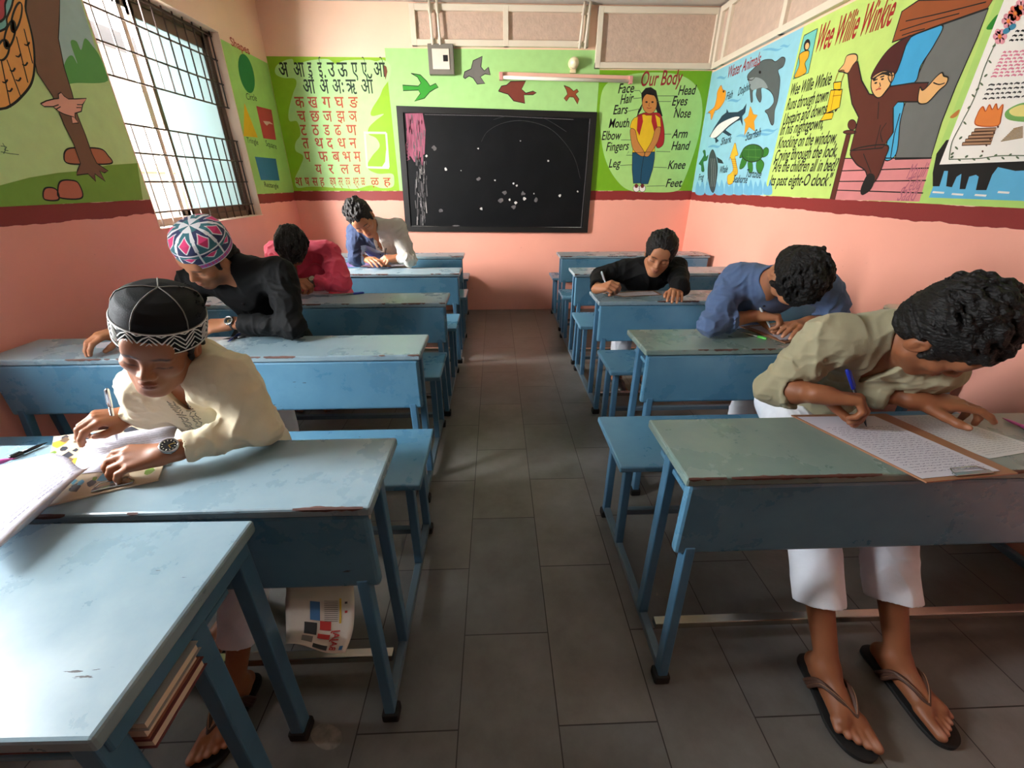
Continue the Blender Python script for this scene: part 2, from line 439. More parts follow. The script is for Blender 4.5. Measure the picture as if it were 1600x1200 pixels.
window('window_1', WY0, WY1, WZ0, WZ1, 3.48, '')
window('window_2', VY0, VY1, VZ0, VZ1, 1.30, '')

# house across the lane, seen overexposed through the window
m_h1 = mat('house_plaster', rgb(110, 104, 94), rough=0.8); m_h2 = mat('house_ochre', rgb(116, 92, 58), rough=0.8); m_h3 = mat('house_grey', rgb(84, 84, 86), rough=0.8)
hb = empty('neighbour_house', (-5.2, 6.0, -1.0)); tag(hb, 'pale house with balconies beyond the barred window', 'building')
def hp(n, parts):
    t = MB()
    for a, c, m in parts: t.box(np.array(a)-V(-5.2, 6, -1), np.array(c)-V(-5.2, 6, -1), m, 0.01)
    return t.build(n, hb)
hp('house_wall', [((-7, 2.5, -1), (-5.6, 10, 6), m_h1)])
hp('balcony', [((-5.6, 3.0, 1.55), (-4.9, 8.5, 1.65), m_h2), ((-4.98, 3.0, 1.65), (-4.9, 8.5, 2.2), m_h1)])
hp('balcony', [((-5.6, 3.0, 3.2), (-4.9, 8.5, 3.3), m_h3), ((-4.98, 3.0, 3.3), (-4.9, 8.5, 3.9), m_h1)])
hp('house_door', [((-5.62, 4.2, 1.65), (-5.55, 5.1, 3.0), m_h2)])
one_box('ground_outside', (-9, -4, -1.2), (XL-0.25, 12, -1.0), mat('lane', rgb(180, 172, 160), rough=0.9), kind='structure')

# ------------------------------------------------------------------ clerestory windows over the murals
m_wf = mat('cream_window_frame', rgb(222, 210, 190), rough=0.45, var=0.05)
m_bg = mat('brown_pebbled_glass', rgb(200, 174, 156), rough=0.28, var=0.12, vscale=18, bump=0.5, bscale=45, spec=0.6)
def clerestory(name, P, panes, plane):
    """P: outer frame corners (x-or-y min/max, z min/max) in wall coordinates; panes as fractions"""
    a0, a1, z0, z1 = P
    w = empty(name, (0, 0, 0)); w['kind'] = 'structure'
    def bx(t, u0, u1, za, zb, d0, d1, m, bev=0.004):
        if plane == 'B': t.box((u0, YB-d1, za), (u1, YB-d0, zb), m, bev)
        else: t.box((XR-d1, u0, za), (XR-d0, u1, zb), m, bev)
    t = MB(); f = 0.05
    bx(t, a0, a1, z0, z0+f, 0.001, .045, m_wf); bx(t, a0, a1, z1-f, z1, 0.001, .045, m_wf)
    cuts = [a0]+[a0+(a1-a0)*q for q in panes]+[a1]
    for i, c in enumerate(cuts):
        wd = f if 0 < i < len(cuts)-1 else f
        c0 = min(max(c-wd/2, a0), a1-wd)
        bx(t, c0, c0+wd, z0, z1, 0.001, .047, m_wf)
    t.build('window_frame', w)
    for i in range(len(cuts)-1):
        t = MB(); bx(t, cuts[i]+f*.5, cuts[i+1]-f*.5, z0+f, z1-f, 0.004, .016, m_bg, 0); t.build('pane', w)
    return w
def bw(x, y): p = onY(x, y, YB); return p[0], p[2]
a = bw(645, 73); c = bw(922, 8)
clerestory('window_3', (a[0], c[0], a[1], ZC-0.02), [0.53], 'B')
a2 = bw(928, 108)
clerestory('window_4', (a2[0], XR-0.01, a2[1], ZC-0.02), [], 'B')
zt = onX(1340, 0, XR)[2]
clerestory('window_5', (0.6, YB-0.06, zt+0.015, ZC-0.02), [0.25, 0.5, 0.75, .955], 'R')
# conduits running down from the ceiling onto the clerestory
m_pvc = mat('cream_pvc', rgb(226, 214, 196), rough=0.4)
for nm, xs, yb in (('conduit_pipe', (676, 688), 70), ('conduit_pipe', (905, 914), 76)):
    for k, x in enumerate(xs):
        p = onY(x, yb, YB-0.07); q = onY(x-(6 if x < 800 else -9), 0, YB-0.07)
        t = MB(); t.tube([p, (q[0], q[1], ZC-0.002)], 0.012, m_pvc)
        for f in (.15, .75):
            cc = np.array(p)*(1-f)+np.array((q[0], q[1], ZC))*f
            t.box(cc-V(.018, .002, .008), cc+V(.018, .03, .008), m_pvc, .002)
        o = t.build(nm)
        tag(o, 'cream conduit pipe above the %s, the one nearer the %s' % ('electrical box' if x < 800 else 'round lamp', ('shapes chart' if k == 0 else 'round lamp') if x < 800 else ('electrical box' if k == 0 else 'girl mural')), 'pipe', 'conduit pipes over the chalkboard')

# ------------------------------------------------------------------ murals painted on the walls (parts of the walls)
BLK = paint(28, 24, 24); RED = paint(170, 60, 48); DRED = paint(150, 45, 50); WHT = paint(236, 232, 224)
def rect3(pn, u0, u1, z0, z1, m, lay=0):
    if pn.pl == 'B': P = [(u0, YB-pn.off, z0), (u1, YB-pn.off, z0), (u1, YB-pn.off, z1), (u0, YB-pn.off, z1)]
    elif pn.pl == 'L': P = [(XL+pn.off, u0, z0), (XL+pn.off, u1, z0), (XL+pn.off, u1, z1), (XL+pn.off, u0, z1)]
    else: P = [(XR-pn.off, u0, z0), (XR-pn.off, u1, z0), (XR-pn.off, u1, z1), (XR-pn.off, u0, z1)]
    pn.poly3([V(*p) for p in P], m, lay)
# -- left wall, before the window: brown trunk-like leg, fruit basket, pink bird
Z1 = (0, 0, 3.3325)
p = Painting('L').frame(*Z1)
LT = 2.47
rect3(p, 1.0, WY0-.004, 1.322, LT, paint(200, 226, 156), 0)
def clipY(pts):  # keep the shapes on the wall, short of the window opening
    out = []
    for q in pts:
        P = p.pt(q)
        out.append(V(XL, min(max(P[1], 1.01), WY0-.006), min(max(P[2], 1.322), LT)))
    return out
def lp(pts, m, lay, smooth=True, edge=None, ew=.007):
    if smooth: pts = spline(pts)
    P = clipY(pts); p.poly3(P, m, lay)
    if edge is not None: p.line3(P+[P[0]], ew, edge, lay+.6)
lp([(300, -60), (430, -60), (510, 300), (560, 420), (400, 420), (330, 360), (300, 200)], paint(172, 200, 198), 1, False)
lp([(330, 350), (350, 300), (375, 290), (400, 330), (365, 220), (395, 215), (420, 260), (440, 200), (480, 240), (520, 300), (560, 420), (400, 432), (340, 430)], paint(96, 164, 86), 2)
lp([(-300, 1000), (0, 965), (150, 925), (300, 900), (420, 890), (560, 860), (720, 850), (745, 1050), (400, 1075), (0, 1078), (-300, 1080)], paint(126, 166, 66), 1.5, False)
lp([(330, 810), (350, 775), (420, 770), (520, 775), (560, 810), (578, 850), (470, 855), (350, 850)], paint(190, 112, 84), 3, True, BLK)
lp([(100, -80), (310, -80), (305, 100), (300, 200), (330, 350), (370, 480), (400, 600), (440, 700), (475, 800), (500, 850), (560, 890), (540, 900), (515, 890), (545, 945), (490, 905), (495, 945), (455, 905), (395, 912), (400, 885), (415, 850), (380, 750), (330, 650), (270, 500), (190, 380), (150, 200)], paint(128, 90, 72), 4, False, BLK, .005)
lp([(-300, -80), (90, -80), (130, 60), (165, 200), (175, 330), (160, 430), (110, 500), (50, 550), (-20, 570), (-300, 600)], paint(240, 166, 92), 5, True, BLK, .009)
for q in ([(0, 310), (50, 560)], [(30, 310), (105, 510)], [(80, 190), (140, 430)], [(120, 150), (165, 330)]): p.line([(x, y) for x, y in q], .005, BLK, 6)
for x, y in ((20, 420), (60, 360), (90, 410), (125, 330), (45, 465), (135, 225), (90, 285)):
    p.line([(x-14, y+6), (x+2, y+10), (x+14, y-6)], .006, BLK, 6, True)
for c_, rx, ry in (((45, 180), 24, 75), ((80, 90), 22, 80), ((10, 260), 30, 55)): p.ell(c_, rx, ry, paint(232, 158, 84), 6.5, .25, BLK, .007)
lp([(-300, -80), (50, -80), (60, 10), (30, 90), (0, 160), (-300, 200)], paint(130, 190, 190), 6.2, True, BLK)
lp([(-300, -80), (25, -80), (20, 20), (0, 110), (-200, 150)], paint(190, 70, 80), 7, True, BLK)
lp([(205, 540), (235, 525), (275, 515), (300, 512), (298, 490), (312, 480), (328, 500), (350, 515), (390, 515), (445, 512), (425, 545), (418, 580), (385, 590), (385, 615), (403, 640), (372, 643), (365, 605), (330, 595), (300, 580), (270, 555), (225, 555)], paint(236, 168, 150), 7, False, BLK, .005)
for q in ([(270, 555), (300, 545)], [(285, 570), (310, 555)], [(425, 545), (395, 545)], [(418, 560), (392, 560)], [(365, 605), (380, 610)]): p.line(q, .004, BLK, 8)
lp([(220, 1010), (232, 980), (270, 978), (295, 995), (300, 1040), (232, 1040)], paint(196, 108, 88), 4, True, BLK)
lp([(297, 990), (310, 945), (360, 938), (405, 955), (422, 1030), (310, 1030)], paint(196, 108, 88), 4.5, True, BLK)
for q in ([(0, 760), (30, 765), (20, 780), (40, 785)], [(0, 790), (50, 800), (95, 805)], [(10, 745), (25, 775), (15, 800)]): p.line(q, .003, paint(80, 110, 80), 3, True)
p.build('landscape_mural', wall_left, 'green landscape mural with a brown trunk-like leg, fruit basket and pink bird')
# -- left wall, after the window: the shapes chart
Z2 = (330, 60, 4.616)
p = Painting('L').frame(*Z2)
rect3(p, WY1+.004, YB-.003, 1.322, 2.455, paint(164, 206, 112), 0)
p.text('Shapes', (143, 50), (278, 118), .06, RED, 2, 0, .012)
p.ell((253, 253), 52, 145, paint(30, 122, 62), 1, -.22)
p.text('Circle', (255, 440), (330, 452), .05, BLK, 2, .15)
p.poly([(237, 465), (335, 715), (232, 705)], paint(226, 178, 20), 1)
p.poly([(323, 487), (433, 515), (467, 733), (375, 720)], paint(184, 66, 66), 1)
p.poly([(372, 595), (420, 600), (445, 620), (415, 615), (400, 630), (385, 615)], paint(222, 190, 180), 2)
p.text('Tringle', (260, 752), (340, 768), .045, BLK, 2, .1); p.text('Square', (395, 775), (473, 800), .05, BLK, 2, .1)
p.poly([(313, 853), (465, 868), (492, 1025), (357, 1022)], paint(42, 110, 150), 1)
p.text('Rectangle', (385, 1070), (485, 1082), .045, BLK, 2, .1)
p.build('shapes_mural', wall_left, 'light green chart of coloured shapes beside the window')
# -- back wall: letters
p = Painting('B').frame(*Z2)
ax1 = onY(614, 200, YB)[0]
rect3(p, XL+.003, ax1, 1.335, onY(420, 88, YB)[2], paint(140, 186, 36), 0)
blob = [(470, 200), (530, 160), (585, 150), (600, 180), (650, 175), (720, 158), (840, 150), (900, 185), (960, 160), (1130, 155), (1190, 165), (1240, 155), (1295, 200), (1285, 290), (1240, 360), (1215, 420), (1165, 500), (1150, 545), (1170, 560), (1245, 545), (1190, 590), (1140, 640), (1135, 690), (1190, 720), (1215, 780), (1160, 850), (1125, 930), (1200, 975), (1300, 975), (1320, 1010), (1310, 1070), (1230, 1080), (1150, 1060), (1050, 1085), (950, 1080), (860, 1075), (800, 1070), (700, 1070), (620, 1075), (605, 1010), (640, 930), (665, 850), (610, 810), (610, 750), (645, 690), (620, 600), (565, 595), (560, 520), (590, 400), (615, 330), (600, 290), (520, 285), (465, 255)]
p.poly(blob, paint(176, 218, 146), 1, True)
DG = paint(30, 50, 32); RR = paint(176, 70, 44)
def row(items, y, h, m):
    for (ch, x0, x1) in items: p.text(ch, (x0, y), (x1, y), h, m, 2, 0, .012)
row([('अ', 498, 565), ('आ', 605, 682), ('इ', 708, 738), ('ई', 780, 812), ('उ', 848, 900), ('ऊ', 918, 992), ('ए', 1020, 1065), ('ऐ', 1092, 1132), ('ओ', 1178, 1262)], 276, .125, DG)
row([('औ', 672, 758), ('अं', 792, 856), ('अः', 882, 962), ('ऋ', 982, 1055), ('ऑ', 1088, 1178)], 396, .125, DG)
row([('क', 612, 680), ('ख', 705, 775), ('ग', 808, 870), ('घ', 898, 965), ('ङ', 998, 1066)], 500, .10, RR)
row([('च', 630, 690), ('छ', 722, 790), ('ज', 815, 878), ('झ', 912, 972), ('ञ', 998, 1058)], 600, .10, RR)
row([('ट', 652, 695), ('ठ', 735, 785), ('ड', 818, 862), ('ढ', 895, 945), ('ण', 982, 1056)], 698, .10, RR)
row([('त', 665, 712), ('थ', 758, 818), ('द', 840, 885), ('ध', 920, 980), ('न', 1002, 1055)], 792, .10, RR)
row([('प', 680, 722), ('फ', 782, 848), ('ब', 880, 935), ('भ', 955, 1015), ('म', 1035, 1085)], 888, .10, RR)
row([('य', 758, 805), ('र', 852, 890), ('ल', 938, 1000), ('व', 1032, 1085)], 976, .095, RR)
row([('श', 615, 665), ('ष', 682, 715), ('स', 735, 775), ('ह', 790, 822), ('क्ष', 862, 905), ('त्र', 922, 955), ('ज्ञ', 972, 1008), ('श्र', 1030, 1070), ('ळ', 1085, 1115), ('ऴ', 1155, 1215), ('ह', 1245, 1300)], 1062, .085, RR)
p.poly([(1245, 190), (1265, 205), (1272, 240), (1258, 300), (1248, 250)], paint(110, 60, 40), 3)
PAT = paint(206, 226, 186)  # where a paper was torn off
for q in ([(1100, 680), (1262, 682)], [(1108, 690), (1125, 930)], [(1262, 682), (1280, 930)], [(1125, 930), (1282, 934)]): p.line(q, .02, PAT, 2)
p.poly([(1262, 800), (1282, 934), (1230, 930), (1255, 890)], PAT, 2.5)
p.build('alphabet_mural', wall_back, 'lime green mural of handwritten letters on a pale splash')
# -- back wall: pale green with flying birds
Z3 = (600, 0, 3.158)
p = Painting('B').frame(*Z3)
zt_ = onY(700, 76, YB)[2]
ax2 = onY(934, 150, YB)[0]
rect3(p, ax1, ax2, 1.335, zt_, paint(166, 212, 136), 0)
p.poly([(134, 362), (180, 370), (210, 400), (228, 425), (255, 412), (268, 432), (252, 438), (225, 455), (200, 485), (150, 500), (180, 462), (170, 445), (95, 448), (92, 420), (170, 425), (182, 410), (165, 380)], paint(52, 150, 44), 2, False, BLK, .007)
p.poly([(392, 382), (398, 355), (430, 340), (440, 300), (485, 278), (478, 330), (495, 350), (515, 332), (524, 370), (498, 365), (475, 380), (498, 412), (460, 415), (440, 385), (420, 375), (400, 388)], paint(112, 108, 104), 2, False, BLK, .007)
p.poly([(565, 450), (580, 425), (605, 420), (625, 402), (700, 400), (678, 440), (700, 460), (735, 450), (752, 458), (735, 468), (690, 468), (695, 510), (640, 498), (612, 465), (588, 458)], paint(122, 58, 46), 2, False, BLK, .007)
p.poly([(888, 422), (915, 432), (935, 450), (952, 440), (960, 452), (945, 465), (962, 490), (955, 514), (935, 480), (915, 478), (900, 500), (888, 485), (905, 465), (900, 445)], paint(150, 76, 46), 2, False, BLK, .005)
p.build('bird_mural', wall_back, 'pale green mural of four flying birds above the chalkboard')
# -- back wall: body chart
Z4 = (900, 0, 3.635)
p = Painting('B').frame(*Z4)
rect3(p, ax2, XR-.003, 1.335, onY(1020, 110, YB)[2], paint(116, 170, 30), 0)
p.poly([(170, 480), (300, 425), (460, 412), (600, 430), (690, 500), (718, 620), (700, 760), (660, 900), (610, 1030), (570, 1085), (430, 1092), (300, 1080), (220, 1010), (165, 900), (140, 760), (135, 600)], paint(168, 214, 126), 1, True)
p.text('Our Body', (367, 490), (600, 478), .125, DRED, 3, .2, .012)
for s_, a_, b_ in (('Face', (238, 530), (328, 525)), ('Hair', (250, 592), (325, 580)), ('Ears', (210, 650), (292, 645)), ('Mouth', (185, 726), (300, 722)), ('Elbow', (145, 795), (255, 792)), ('Fingers', (170, 858), (298, 850)), ('Leg', (185, 952), (252, 948)), ('Head', (578, 540), (678, 536)), ('Eyes', (543, 600), (630, 598)), ('Nose', (553, 668), (648, 668)), ('Arm', (542, 785), (630, 782)), ('Hand', (540, 852), (643, 850)), ('Knee', (520, 960), (618, 958)), ('Feet', (508, 1062), (600, 1060))):
    p.text(s_, a_, b_, .082, BLK, 3, .2, .012)
GL_ = paint(96, 120, 80)
for q in ([(330, 515), (360, 515), (370, 530)], [(325, 560), (375, 555)], [(295, 632), (365, 618)], [(575, 545), (460, 545)], [(540, 577), (460, 577)], [(255, 795), (310, 795)], [(300, 860), (285, 882), (330, 882)], [(535, 862), (455, 860)], [(515, 952), (440, 950)], [(250, 940), (320, 935)], [(505, 1055), (400, 1058)], [(540, 762), (500, 762)]): p.line(q, .006, GL_, 2)
SK = paint(196, 130, 66); YE = paint(228, 186, 36); JN = paint(30, 78, 104)
p.poly([(375, 590), (370, 530), (395, 500), (425, 495), (455, 515), (465, 560), (475, 600), (492, 660), (470, 660), (450, 610), (455, 560), (380, 560), (372, 620), (345, 665), (352, 630)], BLK, 2, False)
p.ell((417, 588), 42, 58, SK, 3, 0, BLK, .004)
p.poly([(375, 560), (395, 520), (440, 520), (458, 560), (450, 545), (400, 535)], BLK, 3.6)
for x in (400, 434): p.ell((x, 580), 7, 5, BLK, 4)
p.line([(402, 612), (414, 616), (428, 612)], .006, DRED, 4); p.line([(416, 585), (412, 602), (420, 603)], .004, BLK, 4)
p.poly([(345, 660), (375, 645), (395, 640), (440, 640), (480, 650), (500, 740), (495, 820), (455, 832), (450, 700), (350, 700)], paint(170, 36, 40), 2.2, True, BLK, .004)
p.poly([(330, 670), (385, 648), (400, 655), (435, 655), (450, 650), (478, 670), (482, 720), (450, 730), (447, 862), (320, 866), (335, 740), (305, 725), (315, 690)], YE, 3, False, BLK, .004)
p.poly([(350, 665), (375, 650), (380, 690), (360, 770), (345, 740)], paint(170, 36, 40), 3.8); p.poly([(430, 655), (450, 652), (462, 720), (450, 770), (428, 690)], paint(170, 36, 40), 3.8)
p.poly([(308, 735), (335, 740), (350, 800), (385, 860), (388, 885), (365, 885), (325, 850), (312, 800)], SK, 4, True, BLK, .004)
p.poly([(452, 730), (480, 728), (465, 800), (430, 860), (410, 888), (388, 885), (395, 862), (430, 800)], SK, 4, True, BLK, .004)
p.poly([(320, 868), (447, 862), (445, 900), (435, 960), (408, 1045), (370, 1045), (365, 1040), (325, 1042), (318, 960)], JN, 3.5, False, BLK, .004); p.line([(385, 885), (372, 960), (366, 1040)], .005, BLK, 4)
p.ell((342, 1070), 18, 20, WHT, 4, 0, BLK, .004); p.ell((376, 1070), 18, 20, WHT, 4, 0, BLK, .004); p.ell((342, 1056), 10, 12, paint(110, 40, 40), 5); p.ell((376, 1056), 10, 12, paint(110, 40, 40), 5)
p.build('body_mural', wall_back, 'mural of a girl with a red satchel and body part names')
# -- right wall: water animals
p = Painting('R').frame(*Z4)
ry1 = (onX(1249, 49, XR)[1]+onX(1199, 303, XR)[1])/2
ry2 = (onX(1552, 0, XR)[1]+onX(1440, 313, XR)[1])/2
zr = onX(1200, 70, XR)[2]
rect3(p, ry1, YB-.003, 1.322, zr, paint(142, 198, 214), 0)
BL2 = paint(108, 172, 204)
for x, y, w_ in ((1120, 280, 60), (1190, 260, 30), (830, 440, 30), (900, 570, 40), (770, 640, 30), (1060, 760, 70), (950, 770, 40), (790, 830, 40), (1100, 740, 50)): p.poly([(x-w_, y+6), (x-w_*.3, y-8), (x+w_*.5, y-2), (x+w_, y-12), (x+w_*.4, y+10), (x-w_*.3, y+6)], BL2, 1, True)
for i in range(8):
    x = 680+i*55; p.poly([(x, 1100), (x+10, 1030), (x+25, 1060), (x+40, 1020), (x+50, 1100)], BL2, 1, True)
p.text('Water Animals', (860, 445), (1045, 365), .09, DRED, 3, .1, .012)
NAV = paint(34, 58, 76); DGRY = paint(84, 92, 92)
p.poly([(975, 430), (1010, 390), (1060, 345), (1110, 338), (1135, 350), (1170, 325), (1190, 335), (1180, 375), (1150, 400), (1160, 450), (1155, 520), (1145, 580), (1130, 630), (1125, 700), (1110, 705), (1090, 650), (1075, 630), (1100, 615), (1125, 580), (1120, 540), (1095, 510), (1055, 500), (1055, 560), (1045, 580), (1025, 540), (1030, 495), (1005, 520), (1005, 575), (995, 575), (990, 520), (985, 470)], DGRY, 2, True, BLK, .005)
p.poly([(985, 450), (1030, 440), (1070, 460), (1090, 500), (1050, 498), (1000, 510)], paint(136, 146, 146), 2.8, True)
p.ell((1047, 410), 7, 9, BLK, 3.5); p.line([(975, 452), (1000, 455), (1018, 440)], .006, BLK, 3.5, True)
OR = paint(232, 152, 40)
p.poly([(825, 485), (835, 510), (852, 520), (845, 570), (820, 610), (800, 625), (790, 630), (770, 680), (765, 645), (752, 638), (785, 610), (800, 560), (805, 520)], OR, 2, True, paint(170, 90, 30), .005); p.ell((840, 520), 5, 6, BLK, 3.5)
p.poly([(760, 775), (790, 720), (830, 660), (855, 640), (858, 620), (868, 640), (920, 638), (950, 620), (970, 588), (962, 640), (945, 660), (948, 715), (935, 680), (910, 690), (870, 720), (850, 740), (885, 765), (870, 772), (835, 750), (800, 785), (812, 800), (795, 812), (792, 788)], NAV, 2, False, BLK, .004)
p.poly([(765, 775), (800, 720), (840, 690), (900, 665), (930, 668), (870, 712), (820, 760), (790, 782)], paint(226, 226, 222), 3, True)
p.poly([(992, 605), (1008, 650), (1032, 655), (1012, 690), (1018, 745), (985, 720), (958, 770), (965, 700), (955, 680), (980, 660)], OR, 2, False, paint(190, 130, 30), .006)
GRN = paint(52, 120, 44)
p.ell((1005, 870), 62, 50, paint(46, 100, 40), 3, -.1, BLK, .006)
p.poly([(1060, 860), (1080, 838), (1096, 850), (1090, 880), (1062, 892)], GRN, 2.5, True, BLK, .004)
for q in ([(1040, 900), (1070, 930), (1050, 985), (1030, 970), (1025, 930)], [(1000, 915), (1005, 970), (985, 980), (978, 920)], [(950, 890), (930, 955), (955, 950), (975, 905)], [(945, 860), (930, 895), (950, 890)]): p.poly(q, GRN, 2.3, True, BLK, .004)
for q in ([(960, 850), (1050, 850)], [(970, 890), (1045, 895)], [(985, 830), (980, 910)], [(1020, 828), (1025, 912)]): p.line(q, .004, paint(86, 140, 60), 4)
p.poly([(870, 910), (880, 880), (890, 850), (905, 812), (915, 850), (922, 880), (905, 890), (912, 930), (920, 980), (905, 1000), (890, 1040), (865, 1045), (862, 1000), (880, 985), (895, 960), (888, 920), (878, 895)], paint(230, 180, 50), 2, True, paint(150, 100, 30), .005)
for i in range(9): p.line([(886+i*1.2, 905+i*11), (912+i*.6, 905+i*11)], .005, paint(150, 100, 30), 3)
p.poly([(760, 880), (775, 850), (790, 870), (806, 940), (800, 1020), (785, 1090), (765, 1075), (750, 1000), (752, 930)], paint(58, 70, 74), 2, True, BLK, .004)
for x in (768, 778, 788): p.line([(x, 900), (x+4, 980), (x, 1060)], .004, paint(170, 176, 170), 3, True)
p.poly([(800, 890), (830, 910), (840, 930), (808, 925)], paint(40, 50, 54), 2.5); p.line([(752, 1000), (742, 1050)], .006, NAV, 3)
p.poly([(700, 930), (715, 905), (728, 880), (722, 858), (735, 855), (740, 890), (752, 880), (745, 910), (725, 920), (730, 970), (715, 972), (712, 940)], paint(44, 112, 56), 2, True, BLK, .004)
for s_, a_, b_ in (('Fish', (852, 570), (888, 555)), ('Dolphin', (920, 545), (988, 508)), ('Shark', (822, 825), (882, 808)), ('Starfish', (962, 800), (1048, 772)), ('Frog', (695, 1025), (725, 1020)), ('Whale', (815, 985), (860, 978)), ('Seahorse', (892, 1035), (972, 1040)), ('Tortoise', (965, 1005), (1050, 1012))): p.text(s_, a_, b_, .062, paint(30, 50, 60), 3, .15, .012)
p.build('water_animal_mural', wall_right, 'light blue mural of sea animals with their names')
# -- right wall: boy with a lantern and rhyme
Z5 = (1200, 0, 3.3325)
p = Painting('R').frame(*Z5)
rect3(p, ry2, ry1, 1.322, zr, paint(190, 216, 116), 0)
BRN = paint(92, 42, 32); SK2 = paint(226, 172, 112)
p.poly([(790, 0), (1180, -10), (1145, 45), (900, 130), (765, 180), (650, 220), (700, 60)], paint(150, 78, 40), 3, False, BLK, .008)
for q in ([(720, 110), (900, 70), (1140, 10)], [(690, 160), (850, 110), (1000, 70)], [(700, 185), (760, 165), (820, 150)]): p.line(q, .005, BLK, 4, True)
p.poly([(905, 130), (1150, 45), (1090, 200), (980, 450), (905, 640), (850, 825), (665, 830), (690, 600), (760, 440)], paint(108, 108, 104), 1, False, BLK, .006)
p.poly([(760, 185), (910, 130), (870, 230), (800, 340), (765, 430), (640, 470), (700, 250)], paint(64, 160, 206), 2, True, BLK, .007)
p.poly([(650, 560), (710, 530), (690, 640), (670, 800), (610, 830), (630, 700)], paint(74, 168, 208), 1.8, True, BLK, .006)
p.line([(690, 590), (660, 700), (640, 825)], .006, BLK, 3)
p.poly([(400, 825), (855, 822), (790, 1050), (350, 1040)], paint(214, 134, 134), 1, False)
for q in ([(395, 825), (855, 822)], [(380, 890), (840, 875)], [(370, 945), (825, 940)], [(360, 990), (810, 1005)]): p.line(q, .006, BLK, 2)
p.poly([(410, 700), (435, 690), (350, 1040), (325, 1035)], BRN, 3, False, BLK, .004); p.ell((440, 650), 22, 27, BRN, 3, 0, BLK, .004); p.ell((428, 688), 34, 10, BRN, 3.5, 0, BLK, .004)
# the boy in brown nightclothes
p.poly([(415, 350), (470, 320), (490, 420), (530, 490), (600, 500), (640, 450), (760, 432), (840, 430), (790, 530), (680, 530), (655, 560), (655, 690), (600, 770), (430, 785), (475, 610), (440, 540), (425, 450)], BRN, 4, False, BLK, .007)
p.poly([(440, 782), (620, 755), (610, 830), (570, 930), (530, 960), (510, 890), (460, 850)], BRN, 3.8, True, BLK, .007)
p.poly([(490, 970), (520, 910), (548, 905), (560, 930), (540, 985), (500, 1015), (485, 1005)], BLK, 4.5, True)
p.poly([(540, 410), (570, 340), (640, 250), (745, 185), (720, 240), (690, 330), (660, 390), (600, 385)], paint(74, 26, 26), 4.6, True, BLK, .006)
p.poly([(540, 440), (550, 400), (600, 370), (640, 375), (650, 400), (640, 440), (620, 470), (590, 505), (565, 505), (545, 475)], SK2, 5, True, BLK, .006)
p.poly([(630, 400), (655, 375), (662, 395), (645, 430)], SK2, 5.2, True, BLK, .005)
p.poly([(545, 410), (600, 375), (640, 372), (632, 395), (600, 385), (575, 395), (555, 425)], BLK, 5.8, False)
for x, y in ((565, 432), (600, 412)): p.ell((x, y), 8, 5, BLK, 6, -.4); 
p.line([(555, 420), (575, 412)], .007, BLK, 6); p.line([(588, 402), (610, 395)], .007, BLK, 6)
p.line([(585, 430), (590, 450), (580, 455)], .005, BLK, 6); p.line([(565, 470), (580, 462), (592, 462)], .007, RED, 6)
p.poly([(400, 330), (415, 290), (460, 282), (468, 310), (445, 340), (420, 380), (395, 375), (370, 370), (385, 350)], SK2, 5, True, BLK, .006)
p.poly([(785, 530), (795, 455), (810, 470), (840, 445), (880, 400), (910, 378), (920, 395), (942, 405), (930, 440), (895, 470), (850, 520), (820, 540)], SK2, 5, True, BLK, .006)
p.line([(865, 430), (895, 440), (925, 432)], .005, BLK, 6, True)
for q in ([(620, 640), (590, 690), (600, 740)], [(590, 650), (560, 770)], [(500, 800), (540, 900)], [(580, 530), (575, 620)]): p.line(q, .005, BLK, 5, True)
YL = paint(232, 184, 30)
p.poly([(345, 430), (385, 425), (380, 470), (345, 465)], YL, 5, False, BLK, .005); p.poly([(330, 470), (390, 465), (375, 560), (305, 590)], YL, 5, False, BLK, .005); p.poly([(275, 630), (300, 590), (345, 585), (335, 620)], YL, 5, False, BLK, .005)
p.line([(350, 430), (370, 375), (400, 370), (385, 425)], .006, paint(150, 110, 30), 5, True); p.line([(340, 500), (385, 495)], .005, paint(170, 120, 20), 6); p.line([(350, 470), (330, 580)], .005, paint(170, 120, 20), 6)
# the small framed picture
p.poly([(190, 185), (260, 148), (212, 380), (133, 412)], paint(110, 190, 180), 2, False, BLK, .006)
p.ell((205, 235), 16, 32, BLK, 3, .2); p.ell((206, 240), 10, 18, SK2, 3.6, .2); p.poly([(185, 270), (215, 265), (212, 300), (195, 330), (200, 378), (140, 405), (165, 340), (165, 290)], paint(214, 162, 40), 3, True, BLK, .005)
p.text('Wee Willie Winkie', (245, 272), (640, 128), .15, paint(164, 42, 40), 3, .2, .014)
for s_, a_, b_ in (('Wee Willie Winkie', (115, 500), (325, 440)), ('Runs through town', (95, 575), (308, 525)), ('Upstairs and downstairs', (78, 652), (362, 578)), ('In his nightgown,', (62, 705), (285, 668)), ('Knocking on the window,', (50, 772), (352, 745)), ('Crying through the lock,', (35, 838), (356, 815)), ('"Are the children all in bed?', (20, 895), (355, 890)), ("Its past eight-O clock\".", (8, 965), (328, 968))):
    p.text(s_, a_, b_, .076, BLK, 3, .2, .012)
PK = paint(176, 100, 116)
for s_, a_, b_ in (('Mauli', (722, 930), (815, 922)), ('Zeba', (700, 1000), (790, 985)), ('Saad', (672, 1045), (768, 1045))): p.text(s_, a_, b_, .07, PK, 3, .2)
p.build('lantern_boy_mural', wall_right, 'yellow-green mural of a boy in brown nightclothes with a lantern and rhyme')
